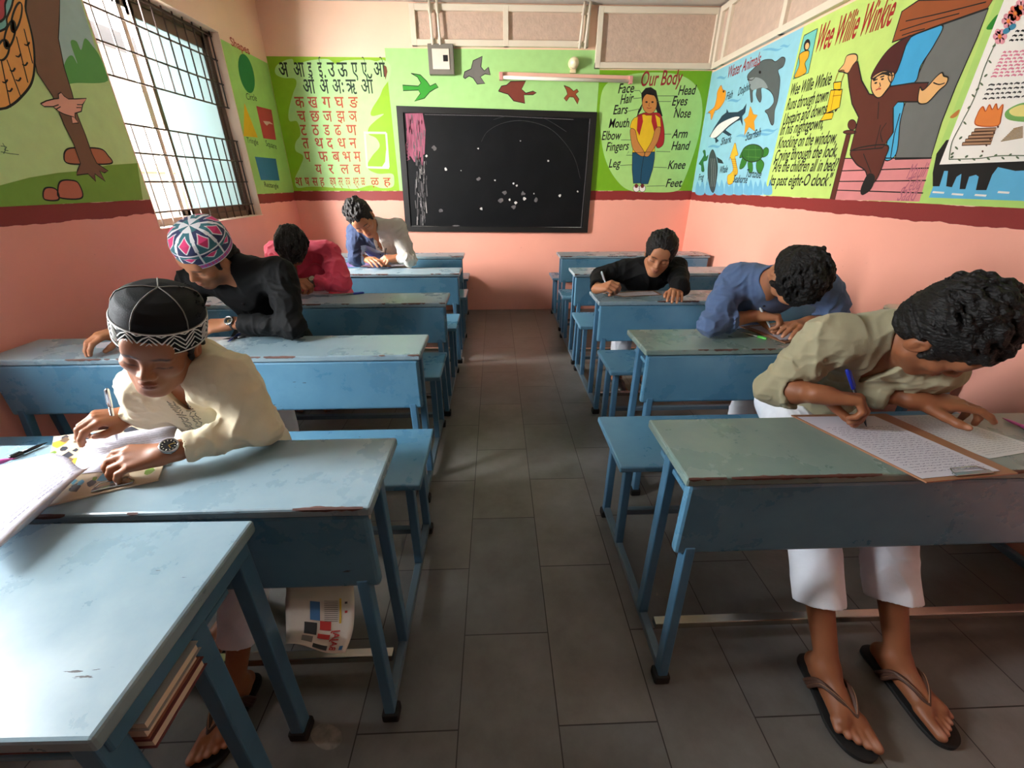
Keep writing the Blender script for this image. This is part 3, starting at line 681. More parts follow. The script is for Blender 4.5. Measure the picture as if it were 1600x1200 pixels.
# -- right wall: the last panel with a black animal wading
p = Painting('R').frame(*Z5)
rect3(p, 0.5, ry2, 1.322, zr, paint(176, 212, 112), 0)
rect3(p, 0.5, ry2-.05, 1.35, 1.55, paint(96, 176, 214), 1)
p.poly([(860, 900), (880, 800), (930, 730), (1100, 700), (1500, 690), (1500, 880), (1290, 890), (1200, 870), (1170, 910), (1140, 990), (1085, 990), (1100, 920), (1085, 910), (1050, 920), (1030, 985), (1000, 985), (1010, 905), (985, 920), (960, 975), (930, 970), (940, 890), (920, 890), (895, 970), (860, 970)], BLK, 2, False)
p.poly([(1140, 150), (1165, 110), (1200, 75), (1200, 110), (1175, 150)], paint(40, 130, 40), 2, True); p.poly([(950, 610), (970, 590), (1000, 570), (990, 600), (965, 615)], paint(190, 120, 60), 2, True)
for x, y in ((860, 1000), (960, 1010), (1080, 1015), (1200, 1000)): p.line([(x, y), (x+60, y+4)], .008, WHT, 3)
p.build('wading_animal_mural', wall_right, 'green mural panel with a black animal wading in blue water')
# -- a hand-drawn paper sheet hung over that panel
p = Painting('R', off=.012).frame(*Z5)
PW = mat('poster_paper', rgb(244, 236, 226), rough=0.7, var=0.02)
q0 = p.pt((893, 857)); yy0 = q0[1]; z0 = q0[2]
for k_ in range(2):
    e = .012-.002*k_
t = MB(); t.box((XR-.0125, yy0-.62, z0), (XR-.0115, yy0, z0+1.0), PW)
po = t.build('wall_poster'); tag(po, 'white hand-drawn paper poster with flowers, campfire and wreath', 'poster')
VG = paint(90, 104, 76); OR2 = paint(230, 130, 60); PK2 = paint(226, 150, 160)
p.line([(945, 830), (960, 740), (1010, 640), (1080, 500), (1130, 350), (1190, 215)], .004, VG, 1, True); p.line([(945, 830), (1100, 825), (1200, 812), (1340, 810)], .004, VG, 1, True)
for i in range(12):
    t_ = i/11; x = 950+t_*240; y = 800-t_*600+ (30*sin(i)); p.ell((x+12, y), 11, 5, VG, 1.5, .8 if i % 2 else -.7)
for i in range(10): p.ell((960+i*38, 826-i*1.5+(8 if i % 2 else -8)), 10, 5, VG, 1.5, .6 if i % 2 else -.6)
for c_, col in (((1255, 110), PK2), ((1290, 70), paint(226, 110, 90)), ((1210, 190), PK2), ((1320, 40), PK2)):
    for k_ in range(6): p.ell((c_[0]+22*cos(k_*pi/3), c_[1]+26*sin(k_*pi/3)), 15, 17, col, 1.5)
    p.ell(c_, 10, 12, OR2, 2.5)
for c_ in ((1245, 160), (1275, 140)): p.ell(c_, 22, 14, paint(60, 130, 160), 1.8, -.6)
def scrib(x0, x1, y, col, sl=-.06):
    x = x0
    while x < x1:
        w_ = random.uniform(14, 34); p.line([(x, y+(x-x0)*sl), (x+w_*.4, y+(x-x0)*sl-6), (x+w_, y+(x-x0+w_)*sl)], .006, col, 1); x += w_+9
for i in range(3): scrib(1290-i*16, 1400, 165+i*24, BLK)
for i in range(8): scrib(1225-i*9, 1400, 275+i*18, paint(220, 130, 150))
for i in range(4): scrib(1150-i*10, 1330, 445+i*24, paint(70, 66, 64))
for i in range(5): p.poly([(1080-i*16, 670+i*18), (1190-i*6, 665+i*18), (1186-i*6, 680+i*18), (1076-i*16, 685+i*18)], paint(176, 132, 100), 1, False, paint(110, 80, 60), .004)
p.poly([(1085, 650), (1095, 590), (1120, 555), (1135, 580), (1155, 545), (1170, 570), (1190, 540), (1200, 570), (1225, 545), (1215, 610), (1195, 655)], OR2, 1, True, paint(190, 80, 30), .004)
p.poly([(1240, 580), (1330, 535), (1400, 560), (1400, 630), (1260, 625)], paint(120, 170, 90), 1, True); p.poly([(1260, 575), (1330, 545), (1400, 565), (1400, 600), (1290, 605)], paint(232, 214, 130), 1.8, True)
for i in range(9): p.line([(1215+i*8, 735-i*8), (1330, 715-i*7)], .004, paint(150, 120, 80), 1)
for i in range(5): p.ell((1200-i*20, 660+i*32), 5, 6, paint(90, 60, 50), 2)
p.build('poster_drawing', po)

# ------------------------------------------------------------------ chalkboard
m_cb = mat('black_slate', rgb(10, 12, 15), rough=0.5, spec=.2, var=0.25, vscale=5, col2=rgb(20, 20, 22), c2pos=(.45, .85))
m_cbf = mat('black_wood', rgb(16, 15, 15), rough=0.45, var=0.1)
A = [onY(x, y, YB) for x, y in ((620, 166), (932, 176), (917, 363), (635, 361))]
cb = empty('chalkboard', (0, YB, .95)); tag(cb, 'black chalkboard with smeared chalk marks hung on the back wall', 'chalkboard')
cx = sum(q[0] for q in A)/4
cb.location = (cx, YB, 1.0); o0 = V(cx, YB, 1.0)
def quadslab(t, P, y0, y1, m):
    vs = [(q[0]-cx, -y0, q[2]-1.0) for q in P]+[(q[0]-cx, -y1, q[2]-1.0) for q in P]
    t.add(vs, [(0, 1, 2, 3), (7, 6, 5, 4)]+[(i, 4+i, 4+(i+1) % 4, (i+1) % 4) for i in range(4)], m)
cen = sum(A)/4
B_ = []
for q in A: B_.append(V(q[0]-np.sign(q[0]-cen[0])*.06, YB, q[2]-np.sign(q[2]-cen[2])*.055))
t = MB(); quadslab(t, B_, .004, .02, m_cb); t.build('writing_surface', cb)
t = MB()
for i in range(4):
    j = (i+1) % 4; quadslab(t, [A[i], A[j], B_[j], B_[i]], .003, .035, m_cbf)
t.build('frame', cb)
p = Painting('B', off=.0203).frame(*Z3); p.base = .0006
CH = mat('chalk_white', rgb(196, 192, 190), rough=.95, var=.2, vscale=40); CHD = mat('chalk_dust', rgb(60, 60, 62), rough=.95, var=.3, vscale=30); CHP = mat('chalk_pink', rgb(150, 84, 104), rough=.95, var=.45, vscale=30, stretch=(3, 1, .3)); CHS = mat('chalk_smear', rgb(96, 92, 94), rough=.95, var=.4, vscale=40, stretch=(3, 1, .3))
rr_ = random.Random(3)
p.poly([(105, 560), (190, 558), (205, 640), (200, 760), (150, 800), (125, 760)], CHP, 0, False)
for i in range(60):
    x = rr_.uniform(108, 200); y = rr_.uniform(560, 760); p.line([(x, y), (x+rr_.uniform(-4, 6), y+rr_.uniform(25, 60))], rr_.uniform(.004, .012), CHP if rr_.random() < .6 else CHS, 1)
for i in range(70):
    x = rr_.uniform(150, 210); y = rr_.uniform(760, 1080); p.line([(x, y), (x+rr_.uniform(-2, 6), y+rr_.uniform(15, 60))], rr_.uniform(.003, .010), CHS if rr_.random() < .75 else CH, 1)
for i in range(12):
    y = 580+i*18; p.line([(115, y), (128, y+6), (112, y+14)], .006, CHP, 2)
p.line([(200, 565), (560, 572), (935, 590)], .005, CHS, 1); p.line([(135, 1116), (600, 1122), (972, 1122)], .006, CH, 1); p.line([(972, 1120), (1000, 800), (1016, 585)], .006, CHS, 1)
p.line([(480, 700), (510, 650), (580, 610), (680, 595), (800, 625), (880, 690), (940, 780), (968, 880)], .004, CHD, 1, True); p.line([(540, 590), (650, 565), (780, 580), (900, 650)], .004, CHD, 1, True)
for (x, y, r_) in ((247, 730, 13), (305, 836, 9), (465, 732, 5), (468, 882, 12), (548, 890, 5), (282, 1040, 11), (480, 1030, 8), (575, 990, 14), (595, 950, 12), (640, 905, 6), (655, 915, 6), (685, 955, 12), (692, 980, 9), (640, 1020, 12), (650, 1000, 8), (750, 985, 12), (740, 955, 4), (868, 965, 8), (810, 795, 6), (673, 695, 4), (380, 842, 3), (620, 985, 7), (210, 770, 7), (955, 945, 5), (355, 1114, 18)):
    pts = [(x+r_*(.5+rr_.random()*.6)*cos(a_*pi/4), y+r_*(.5+rr_.random()*.6)*sin(a_*pi/4)*(.3 if y > 1100 else 1)) for a_ in range(8)]
    p.poly(pts, CH if r_ < 10 else CHS, 2, True)
o = p.build('chalk_marks', cb); o.data.transform(Matrix.Translation((-cx, -YB, -1.0)))

# ------------------------------------------------------------------ fittings over the chalkboard
m_gr = mat('grey_box_paint', rgb(118, 112, 102), rough=.5); m_wp = mat('white_cover', rgb(222, 212, 196), rough=.5)
a0 = onY(669, 71, YB); a1 = onY(711, 119, YB); c_ = (a0+a1)/2
e = empty('electrical_box', (c_[0], YB, a1[2])); tag(e, 'grey framed electrical box with white cover above the chalkboard', 'electrical box')
w_, h_ = a1[0]-a0[0], a0[2]-a1[2]
t = MB(); t.box((-w_/2, -.07, 0), (w_/2, -.002, h_), m_gr, .006); t.build('housing', e)
t = MB(); t.box((-w_/2+.04, -.078, .04), (w_/2-.04, -.0695, h_-.04), m_wp, .004); t.build('cover', e)
t = MB(); t.box((w_/2-.10, -.081, h_-.14), (w_/2-.055, -.0775, h_-.09), BLK, .001); t.build('inspection_hole', e)
a0 = onY(783, 119, YB-.05); a1 = onY(985, 125, YB-.05)
e = empty('tube_light', (0, 0, 0)); tag(e, 'unlit white fluorescent tube on its pinkish batten by the round lamp', 'tube light')
t = MB(); t.bar(a0+V(-.02, .03, .02), a1+V(.02, .03, .02), .05, .035, mat('batten_paint', rgb(226, 176, 156), rough=.5), .004, up=(0, 0, 1)); t.build('batten', e)
t = MB(); t.tube([a0+V(.02, -.012, -.012), a1+V(-.02, -.012, -.012)], .016, mat('tube_glass', rgb(232, 224, 212), rough=.25)); t.build('tube', e)
for q, d_ in ((a0, -1), (a1, 1)):
    t = MB(); t.box(q+V(-.018, -.03, -.035), q+V(.018, .02, .03), mat('tube_holder', rgb(214, 150, 140), rough=.5), .004); t.build('end_holder', e)
c_ = onY(897, 98, YB-.06)
e = empty('bulkhead_lamp', tuple(c_)); tag(e, 'small round cream lamp mounted above the tube light', 'lamp')
m_cr = mat('cream_plastic', rgb(226, 212, 172), rough=.4)
t = MB(); t.lathe([(0, .06), (.05, .06), (.052, .02), (.04, 0), (0, 0)], m_cr, Matrix.Rotation(pi/2, 4, 'X') @ Matrix.Translation((0, 0, -.06)), 24); t.build('lamp_base', e)
t = MB(); t.lathe([(.0, .045), (.03, .036), (.045, .012), (.048, 0), (0, 0)], mat('lamp_globe', rgb(240, 228, 190), rough=.2), Matrix.Rotation(pi/2, 4, 'X'), 24); t.build('globe', e)
t = MB(); t.box((-.03, .03, -.075), (.03, .058, -.045), m_cr, .006); t.build('terminal_box', e)

# ------------------------------------------------------------------ school desks with benches
def deskpaint(name, base, worn):
    m = bpy.data.materials.new(name); m.use_nodes = True
    nt = m.node_tree; N = nt.nodes; L = nt.links; b = N['Principled BSDF']
    tc = N.new('ShaderNodeTexCoord'); oi = N.new('ShaderNodeObjectInfo')
    ad = N.new('ShaderNodeVectorMath'); ad.operation = 'ADD'; L.new(tc.outputs['Object'], ad.inputs[0]); L.new(oi.outputs['Location'], ad.inputs[1])
    nz = N.new('ShaderNodeTexNoise'); nz.inputs['Scale'].default_value = 4; nz.inputs['Detail'].default_value = 8; nz.inputs['Roughness'].default_value = .65; L.new(ad.outputs[0], nz.inputs[0])
    cr = N.new('ShaderNodeValToRGB'); cr.color_ramp.elements[0].position = .3; cr.color_ramp.elements[0].color = base; cr.color_ramp.elements[1].position = .75; cr.color_ramp.elements[1].color = worn
    L.new(nz.outputs['Fac'], cr.inputs[0])
    # scratches: stretched thin noise
    mp = N.new('ShaderNodeMapping'); mp.inputs['Scale'].default_value = (14, 90, 90); mp.inputs['Rotation'].default_value = (.3, .4, .5); L.new(ad.outputs[0], mp.inputs[0])
    ns = N.new('ShaderNodeTexNoise'); ns.inputs['Scale'].default_value = 1.6; ns.inputs['Detail'].default_value = 4; L.new(mp.outputs[0], ns.inputs[0])
    n3 = N.new('ShaderNodeTexNoise'); n3.inputs['Scale'].default_value = 7; n3.inputs['Detail'].default_value = 3; L.new(ad.outputs[0], n3.inputs[0])
    mu = N.new('ShaderNodeMath'); mu.operation = 'MULTIPLY'; L.new(ns.outputs['Fac'], mu.inputs[0]); L.new(n3.outputs['Fac'], mu.inputs[1])
    c2 = N.new('ShaderNodeValToRGB'); c2.color_ramp.elements[0].position = .46; c2.color_ramp.elements[0].color = (0, 0, 0, 1); c2.color_ramp.elements[1].position = .475; c2.color_ramp.elements[1].color = (1, 1, 1, 1)
    L.new(mu.outputs[0], c2.inputs[0])
    mx = N.new('ShaderNodeMix'); mx.data_type = 'RGBA'; mx.inputs[7].default_value = rgb(44, 40, 42)
    L.new(c2.outputs[0], mx.inputs[0]); L.new(cr.outputs[0], mx.inputs[6])
    L.new(mx.outputs[2], b.inputs['Base Color'])
    mr = N.new('ShaderNodeMapRange'); mr.inputs['To Min'].default_value = .16; mr.inputs['To Max'].default_value = .42; L.new(nz.outputs['Fac'], mr.inputs[0]); L.new(mr.outputs[0], b.inputs['Roughness'])
    bp = N.new('ShaderNodeBump'); bp.inputs['Strength'].default_value = .06; bp.inputs['Distance'].default_value = .01; L.new(nz.outputs['Fac'], bp.inputs['Height']); L.new(bp.outputs[0], b.inputs['Normal'])
    return m
m_desk = deskpaint('blue_enamel', rgb(74, 120, 150), rgb(98, 142, 166))
m_deskt = deskpaint('worn_blue_enamel', rgb(116, 142, 156), rgb(146, 164, 172))
m_deskg = deskpaint('worn_green_blue_enamel', rgb(104, 128, 124), rgb(134, 148, 140))
m_leg = mat('blue_enamel_tube', rgb(72, 114, 144), rough=.35, var=.1, vscale=12, col2=rgb(66, 98, 122), c2pos=(.55, .8))
m_rust = mat('chipped_edge', rgb(86, 52, 44), rough=.7, var=.3, vscale=40)
m_rub = mat('black_rubber', rgb(20, 19, 19), rough=.8)
m_chr = mat('bare_steel_bar', rgb(176, 170, 160), rough=.25, metal=1.0)
m_run = mat('grey_blue_runner', rgb(84, 104, 118), rough=.4, var=.15)
HD, TB = .76, .46
def desk(name, aisle, yb, wall, side, label, group, top=m_deskt, chips=14, bo=.155, bd=.38, depth=.29, rz=0.0, body=m_desk):
    """aisle: x of the end at the aisle; wall: x of the other end; side -1 left column, +1 right column. Local x runs from the aisle end to the wall end."""
    L = abs(wall-aisle)
    root = empty(name, (aisle, yb, 0), rz)
    tag(root, label, 'desk', group)
    s = side
    def X(u): return u*s
    def bx(t, u0, u1, y0, y1, z0, z1, m, bev=.004):
        t.box((min(X(u0), X(u1)), y0, z0), (max(X(u0), X(u1)), y1, z1), m, bev)
    t = MB(); bx(t, 0, L, -depth, 0, HD-.026, HD, top, .006); tp = t.build('desktop', root)
    # chipped paint along the front edge
    t = MB(); r = random.Random(int(yb*100)+5); n = int(L/.012); vs = []; thr = .62 if chips < 30 else .30
    ph = [r.uniform(0, 6) for _ in range(3)]
    for i in range(n+1):
        u = .004+(L-.008)*i/n
        q = .5+.28*sin(u*9+ph[0])+.22*sin(u*31+ph[1])+r.uniform(-.25, .25)
        a = max(q-thr, 0)/(1-thr)
        hgt = .0002+.007*min(a*1.6, 1)*r.uniform(.6, 1); dp_ = .0002+.005*a*r.uniform(.3, 1)
        y = -depth
        vs += [(X(u), y-.0007, HD-.0025-hgt), (X(u), y-.0007, HD-.0025), (X(u), y+.0025, HD+.0005), (X(u), y+.0025+dp_, HD+.0005)]
    t.add(vs, [(4*i+k, 4*i+4+k, 4*i+5+k, 4*i+1+k) for i in range(n) for k in (0, 2)]+[(4*i+1, 4*i+5, 4*i+6, 4*i+2) for i in range(n) if max(vs[4*i+3][1], vs[4*i+7][1]) > -depth+.0032], m_rust)
    t.build('chipped_edge', tp)
    t = MB(); bx(t, .012, L-.012, -depth+.004, -depth+.034, HD-.262, HD-.027, body, .010); t.build('front_panel', root)
    t = MB(); bx(t, .035, L-.035, -depth+.035, -.045, HD-.098, HD-.082, body, .003); t.build('book_shelf', root)
    yl1, yl0 = -depth+.02, -depth-.035
    yr = -.125
    for u in (.055, L-.055):
        uu = u-.02 if u < L/2 else u+.02
        t = MB(); t.bar((X(u), yl1, HD-.24), (X(uu), yl0, .0), .036, .030, m_leg, .004, up=(1, 0, 0)); lg = t.build('leg', root)
        t = MB(); t.box((X(uu)-.024, yl0-.022, 0), (X(uu)+.024, yl0+.022, .035), m_rub, .006); t.build('rubber_foot', lg)
        t = MB(); t.bar((X(uu), yr, HD-.027), (X(uu), yr, .055), .036, .030, m_leg, .004, up=(1, 0, 0)); t.build('leg', root)
        yb1, yb2 = bo+.045, min(bo+bd-.14, bo+.25)
        t = MB(); t.bar((X(uu), yb1, TB-.024), (X(uu), yb1-.01, .055), .036, .030, m_leg, .004, up=(1, 0, 0)); t.build('bench_leg', root)
        t = MB(); t.bar((X(uu), yb2, TB-.024), (X(uu), yb2+.005, .0), .036, .030, m_leg, .004, up=(1, 0, 0)); lg = t.build('bench_leg', root)
        t = MB(); t.box((X(uu)-.024, yb2-.017, 0), (X(uu)+.024, yb2+.027, .035), m_rub, .006); t.build('rubber_foot', lg)
        t = MB(); t.bar((X(uu), yl0+.01, .045), (X(uu), yb2, .045), .030, .026, m_run, .003, up=(1, 0, 0)); t.build('runner', root)
    t = MB(); bx(t, -.012, L, bo, bo+bd, TB-.026, TB, body, .006); t.build('bench_seat', root)
    t = MB(); bx(t, .05, L-.05, -depth+.08, -depth+.11, .065, .092, m_chr, .003); t.build('foot_bar', root)
    t = MB(); bx(t, .05, L-.05, bo+.06, bo+.085, .17, .195, m_run, .003); t.build('bench_stretcher', root)
    return root
GR = 'blue desk and bench units by the right wall'; GLF = 'blue desk and bench units by the window wall'
desk('school_desk', .463, 1.104, 2.13, 1, 'greenish blue worn desk with the olive shirted student writing at it', GR, m_deskg, chips=44)
desk('school_desk', .645, 1.975, 2.15, 1, 'blue desk with the blue shirted student writing at it', GR, m_deskg, bd=.345)
desk('school_desk', .625, 2.80, 2.15, 1, 'blue desk with the boy in black leaning on it', GR, m_deskt)
desk('school_desk', .622, 3.66, 2.15, 1, 'empty blue desk directly behind the boy in black', GR, m_deskt, bd=.34)
desk('school_desk', .635, 4.56, 2.15, 1, 'empty blue desk against the back wall under the body mural', GR, m_deskt, bo=.12, bd=.34)
boys_desk = desk('school_desk', -.293, 1.031, -2.14, -1, 'blue desk with the cream clad boy writing at it', GLF, m_deskt)
desk('school_desk', -.33, 1.94, -2.14, -1, 'blue desk with the man in a colourful cap writing at it', GLF, m_deskt, depth=.27)
desk('school_desk', -.31, 2.79, -2.14, -1, 'blue desk with the pink shirted student bowed over it', GLF, m_deskt, depth=.27)
desk('school_desk', -.296, 3.70, -2.14, -1, 'blue desk with the student in the navy and white shirt', GLF, m_deskt, depth=.27, bd=.34)
desk('school_desk', -.325, 4.56, -2.14, -1, 'empty blue desk against the back wall under the letter mural', GLF, m_deskt, bo=.12, bd=.34, depth=.27)

q = onX(577, 803, -.303); t = MB(); t.lathe([(0, .0012), (.010, .0012), (.010, 0)], mat('white_sticker', rgb(214, 210, 204), rough=.5), Matrix.Translation(Vector(q-V(-.293, 1.031, 0))) @ Matrix.Rotation(pi/2, 4, 'Y') @ Matrix.Diagonal((1.5, .7, 1, 1)), 16); t.build('sticker', boys_desk)['label'] = 'small white sticker'
# the table nearest the camera, seen from its end, with books on its shelf
root = empty('front_table', (-.535, .712, 0), radians(-1.0)); tag(root, 'pale blue table at the front, unoccupied, butted against the cream clad boy\'s desk', 'table')
Lt = 1.45; D = .40
t = MB(); t.box((-Lt, -D, HD-.03), (0, 0, HD), m_deskt, .006); t.build('table_top', root)
t = MB(); t.box((-Lt+.03, -D+.05, HD-.165), (-.07, -.05, HD-.15), m_desk, .003); t.build('book_shelf', root)
t = MB(); t.bar((-.03, -.02, HD-.055), (-.03, -D+.02, HD-.055), .03, .045, m_leg, .004); t.build('side_rail', root); t = MB(); t.bar((-Lt+.03, -.02, HD-.055), (-Lt+.03, -D+.02, HD-.055), .03, .045, m_leg, .004); t.build('side_rail', root)
for (x, y) in ((-.04, -.03), (-.04, -.19), (-.04, -D+.03), (-Lt+.05, -.03), (-Lt+.05, -D+.03)):
    t = MB(); t.bar((x, y, HD-.032), (x, y-.01, 0), .042, .036, m_leg, .004, up=(1, 0, 0)); lg = t.build('leg', root)
    t = MB(); t.box((x-.026, y-.036, 0), (x+.026, y+.016, .035), m_rub, .006); t.build('rubber_foot', lg)

# ------------------------------------------------------------------ solid modelling of people: distance fields blended together, then meshed as one continuous surface
def hash3(i, j, k):
    h = (i*374761393+j*668265263+k*2147483647*3 + 144665) & 0xffffffff
    h = ((h ^ (h >> 13))*1274126177) & 0xffffffff
    h = h ^ (h >> 16)
    return (h & 0xffff).astype(np.float32)/32767.5-1.0
def vnoise(P):
    P = np.asarray(P, np.float32); I = np.floor(P).astype(np.int64); F = P-I; F = F*F*(3-2*F); I = I+10000
    out = 0
    for a in (0, 1):
        for b in (0, 1):
            for c in (0, 1):
                w = (F[..., 0] if a else 1-F[..., 0])*(F[..., 1] if b else 1-F[..., 1])*(F[..., 2] if c else 1-F[..., 2])
                out = out+w*hash3(I[..., 0]+a, I[..., 1]+b, I[..., 2]+c)
    return out
def smin(a, b, k):
    if k <= 0: return np.minimum(a, b)
    h = np.maximum(k-np.abs(a-b), 0)/k
    return np.minimum(a, b)-h*h*k*0.25
def smax(a, b, k): return -smin(-a, -b, k)
class SDF:
    def __init__(s): s.p = []; s.disp = []
    def cap(s, a, b, ra, rb, k=.02, op='u'):
        a = np.asarray(a, float); b = np.asarray(b, float); r = max(ra, rb)
        s.p.append(('cap', op, k, np.minimum(a, b)-r, np.maximum(a, b)+r, (a, b, ra, rb))); return s
    def fcap(s, a, b, ra, rb, k=.02, op='u', ends=(0, 1)):
        """tapered rod with flat cut ends"""
        a = np.asarray(a, float); b = np.asarray(b, float); r = max(ra, rb)
        s.p.append(('fcap', op, k, np.minimum(a, b)-r, np.maximum(a, b)+r, (a, b, ra, rb, ends))); return s
    def chain(s, pts, rs, k=.02, op='u'):
        for i in range(len(pts)-1): s.cap(pts[i], pts[i+1], rs[i], rs[i+1], k if i else k, op)
        return s
    def ell(s, c, r, R=None, k=.02, op='u'):
        c = np.asarray(c, float); r = np.asarray(r, float); R = np.eye(3) if R is None else np.asarray(R, float)
        e = np.sqrt(((R*r)**2).sum(1))
        s.p.append(('ell', op, k, c-e, c+e, (c, r, R))); return s
    def halfspace(s, p0, n, box, k=.005):
        """cut away everything on the side n points to, inside a ball (centre, radius)"""
        c, r = np.asarray(box[0], float), box[1]
        s.p.append(('half', 's', k, c-r, c+r, (np.asarray(p0, float), nrm(n), c, r))); return s
    def mesh(s, h, smooth=1):
        adds = [q for q in s.p if q[1] == 'u']
        lo = np.min([q[3] for q in adds], 0)-3*h-.012; hi = np.max([q[4] for q in adds], 0)+3*h+.012
        n = np.ceil((hi-lo)/h).astype(int)+1
        F = np.full(n, 0.05, np.float32)
        ax = [np.float32(lo[i])+np.float32(h)*np.arange(n[i], dtype=np.float32) for i in range(3)]
        for typ, op, k, a, b, d in s.p:
            m = 3*h+k+.01
            i0 = np.maximum(np.floor((a-m-lo)/h).astype(int), 0); i1 = np.minimum(np.ceil((b+m-lo)/h).astype(int)+1, n)
            if (i1 <= i0).any(): continue
            X = ax[0][i0[0]:i1[0]][:, None, None]; Y = ax[1][i0[1]:i1[1]][None, :, None]; Z = ax[2][i0[2]:i1[2]][None, None, :]
            if typ in ('cap', 'fcap'):
                A, B, ra, rb = d[:4]; ab = B-A; L2 = float(ab@ab)+1e-12
                px, py, pz = X-np.float32(A[0]), Y-np.float32(A[1]), Z-np.float32(A[2])
                t0 = (px*np.float32(ab[0])+py*np.float32(ab[1])+pz*np.float32(ab[2]))/np.float32(L2)
                t = np.clip(t0, 0, 1)
                D = np.sqrt((px-t*np.float32(ab[0]))**2+(py-t*np.float32(ab[1]))**2+(pz-t*np.float32(ab[2]))**2)-(np.float32(ra)+np.float32(rb-ra)*t)
                if typ == 'fcap':
                    Ln = np.float32(sqrt(L2))
                    if 0 in d[4]: D = np.maximum(D, -t0*Ln)
                    if 1 in d[4]: D = np.maximum(D, (t0-1)*Ln)
            elif typ == 'ell':
                c, r, R = d
                px, py, pz = X-np.float32(c[0]), Y-np.float32(c[1]), Z-np.float32(c[2])
                q = [(px*np.float32(R[0, j])+py*np.float32(R[1, j])+pz*np.float32(R[2, j])) for j in range(3)]
                k0 = np.sqrt((q[0]/np.float32(r[0]))**2+(q[1]/np.float32(r[1]))**2+(q[2]/np.float32(r[2]))**2)
                k1 = np.sqrt((q[0]/np.float32(r[0]**2))**2+(q[1]/np.float32(r[1]**2))**2+(q[2]/np.float32(r[2]**2))**2)
                D = np.where(k1 < 1e-3, -np.float32(min(r)), k0*(k0-1)/np.maximum(k1, 1e-3))
            else:
                p0, nn, c, r = d
                D = -((X-np.float32(p0[0]))*np.float32(nn[0])+(Y-np.float32(p0[1]))*np.float32(nn[1])+(Z-np.float32(p0[2]))*np.float32(nn[2]))
                D = np.maximum(D, np.sqrt((X-np.float32(c[0]))**2+(Y-np.float32(c[1]))**2+(Z-np.float32(c[2]))**2)-np.float32(r))
            sl = tuple(slice(i0[j], i1[j]) for j in range(3))
            F[sl] = smin(F[sl], D.astype(np.float32), k) if op == 'u' else smax(F[sl], -D.astype(np.float32), k)
        if s.disp:
            I = np.argwhere(np.abs(F) < 3*h+.012)
            P = (lo+I*h).astype(np.float32)
            dsp = 0
            for fn in s.disp: dsp = dsp+fn(P)
            F[I[:, 0], I[:, 1], I[:, 2]] -= dsp
        F[0] = F[-1] = .05; F[:, 0] = F[:, -1] = .05; F[:, :, 0] = F[:, :, -1] = .05
        return nets(F, lo, h, smooth)
def nets(F, lo, h, smooth):
    S_ = F < 0
    n = np.array(F.shape)-1
    c = [S_[i:n[0]+i, j:n[1]+j, k:n[2]+k] for i in (0, 1) for j in (0, 1) for k in (0, 1)]
    al = c[0].copy(); an = c[0].copy()
    for q in c[1:]: al &= q; an |= q
    cell = an & ~al
    idx = np.argwhere(cell); N = len(idx)
    gid = np.full(n, -1, np.int32); gid[idx[:, 0], idx[:, 1], idx[:, 2]] = np.arange(N, dtype=np.int32)
    off = np.array([(i, j, k) for i in (0, 1) for j in (0, 1) for k in (0, 1)])
    val = np.stack([F[idx[:, 0]+o[0], idx[:, 1]+o[1], idx[:, 2]+o[2]] for o in off], 1)
    acc = np.zeros((N, 3), np.float32); cnt = np.zeros(N, np.float32)
    for a in range(8):
        for b in range(a+1, 8):
            if np.abs(off[a]-off[b]).sum() != 1: continue
            va, vb = val[:, a], val[:, b]; m = (va < 0) != (vb < 0)
            t = np.where(m, va/np.where(m, va-vb, 1), 0)
            acc += np.where(m[:, None], off[a]+t[:, None]*(off[b]-off[a]), 0); cnt += m
    V_ = (lo+(idx+acc/cnt[:, None])*h).astype(np.float32)
    quads = []
    for ax_ in range(3):
        o = [0, 0, 0]; o[ax_] = 1
        A = S_[:S_.shape[0]-o[0], :S_.shape[1]-o[1], :S_.shape[2]-o[2]]; B = S_[o[0]:, o[1]:, o[2]:]
        e = np.argwhere(A != B); e = e[(e > 0).all(1)]
        b1, b2 = (ax_+1) % 3, (ax_+2) % 3
        e = e[(e[:, b1] < n[b1]) & (e[:, b2] < n[b2])]
        d1 = np.zeros(3, int); d1[b1] = 1; d2 = np.zeros(3, int); d2[b2] = 1
        g = lambda q: gid[q[:, 0], q[:, 1], q[:, 2]]
        Q = np.stack([g(e-d1-d2), g(e-d2), g(e), g(e-d1)], 1)
        ins = S_[e[:, 0], e[:, 1], e[:, 2]]
        Q[~ins] = Q[~ins][:, ::-1]
        quads.append(Q)
    Q = np.concatenate(quads); Q = Q[(Q >= 0).all(1)]
    for _ in range(smooth):
        ac = np.zeros_like(V_); ct = np.zeros(N, np.float32)
        for a in range(4):
            for b in ((a+1) % 4, (a+3) % 4):
                np.add.at(ac, Q[:, a], V_[Q[:, b]]); np.add.at(ct, Q[:, a], 1)
        V_ = V_*.5+.5*ac/np.maximum(ct, 1)[:, None]
    return V_, Q
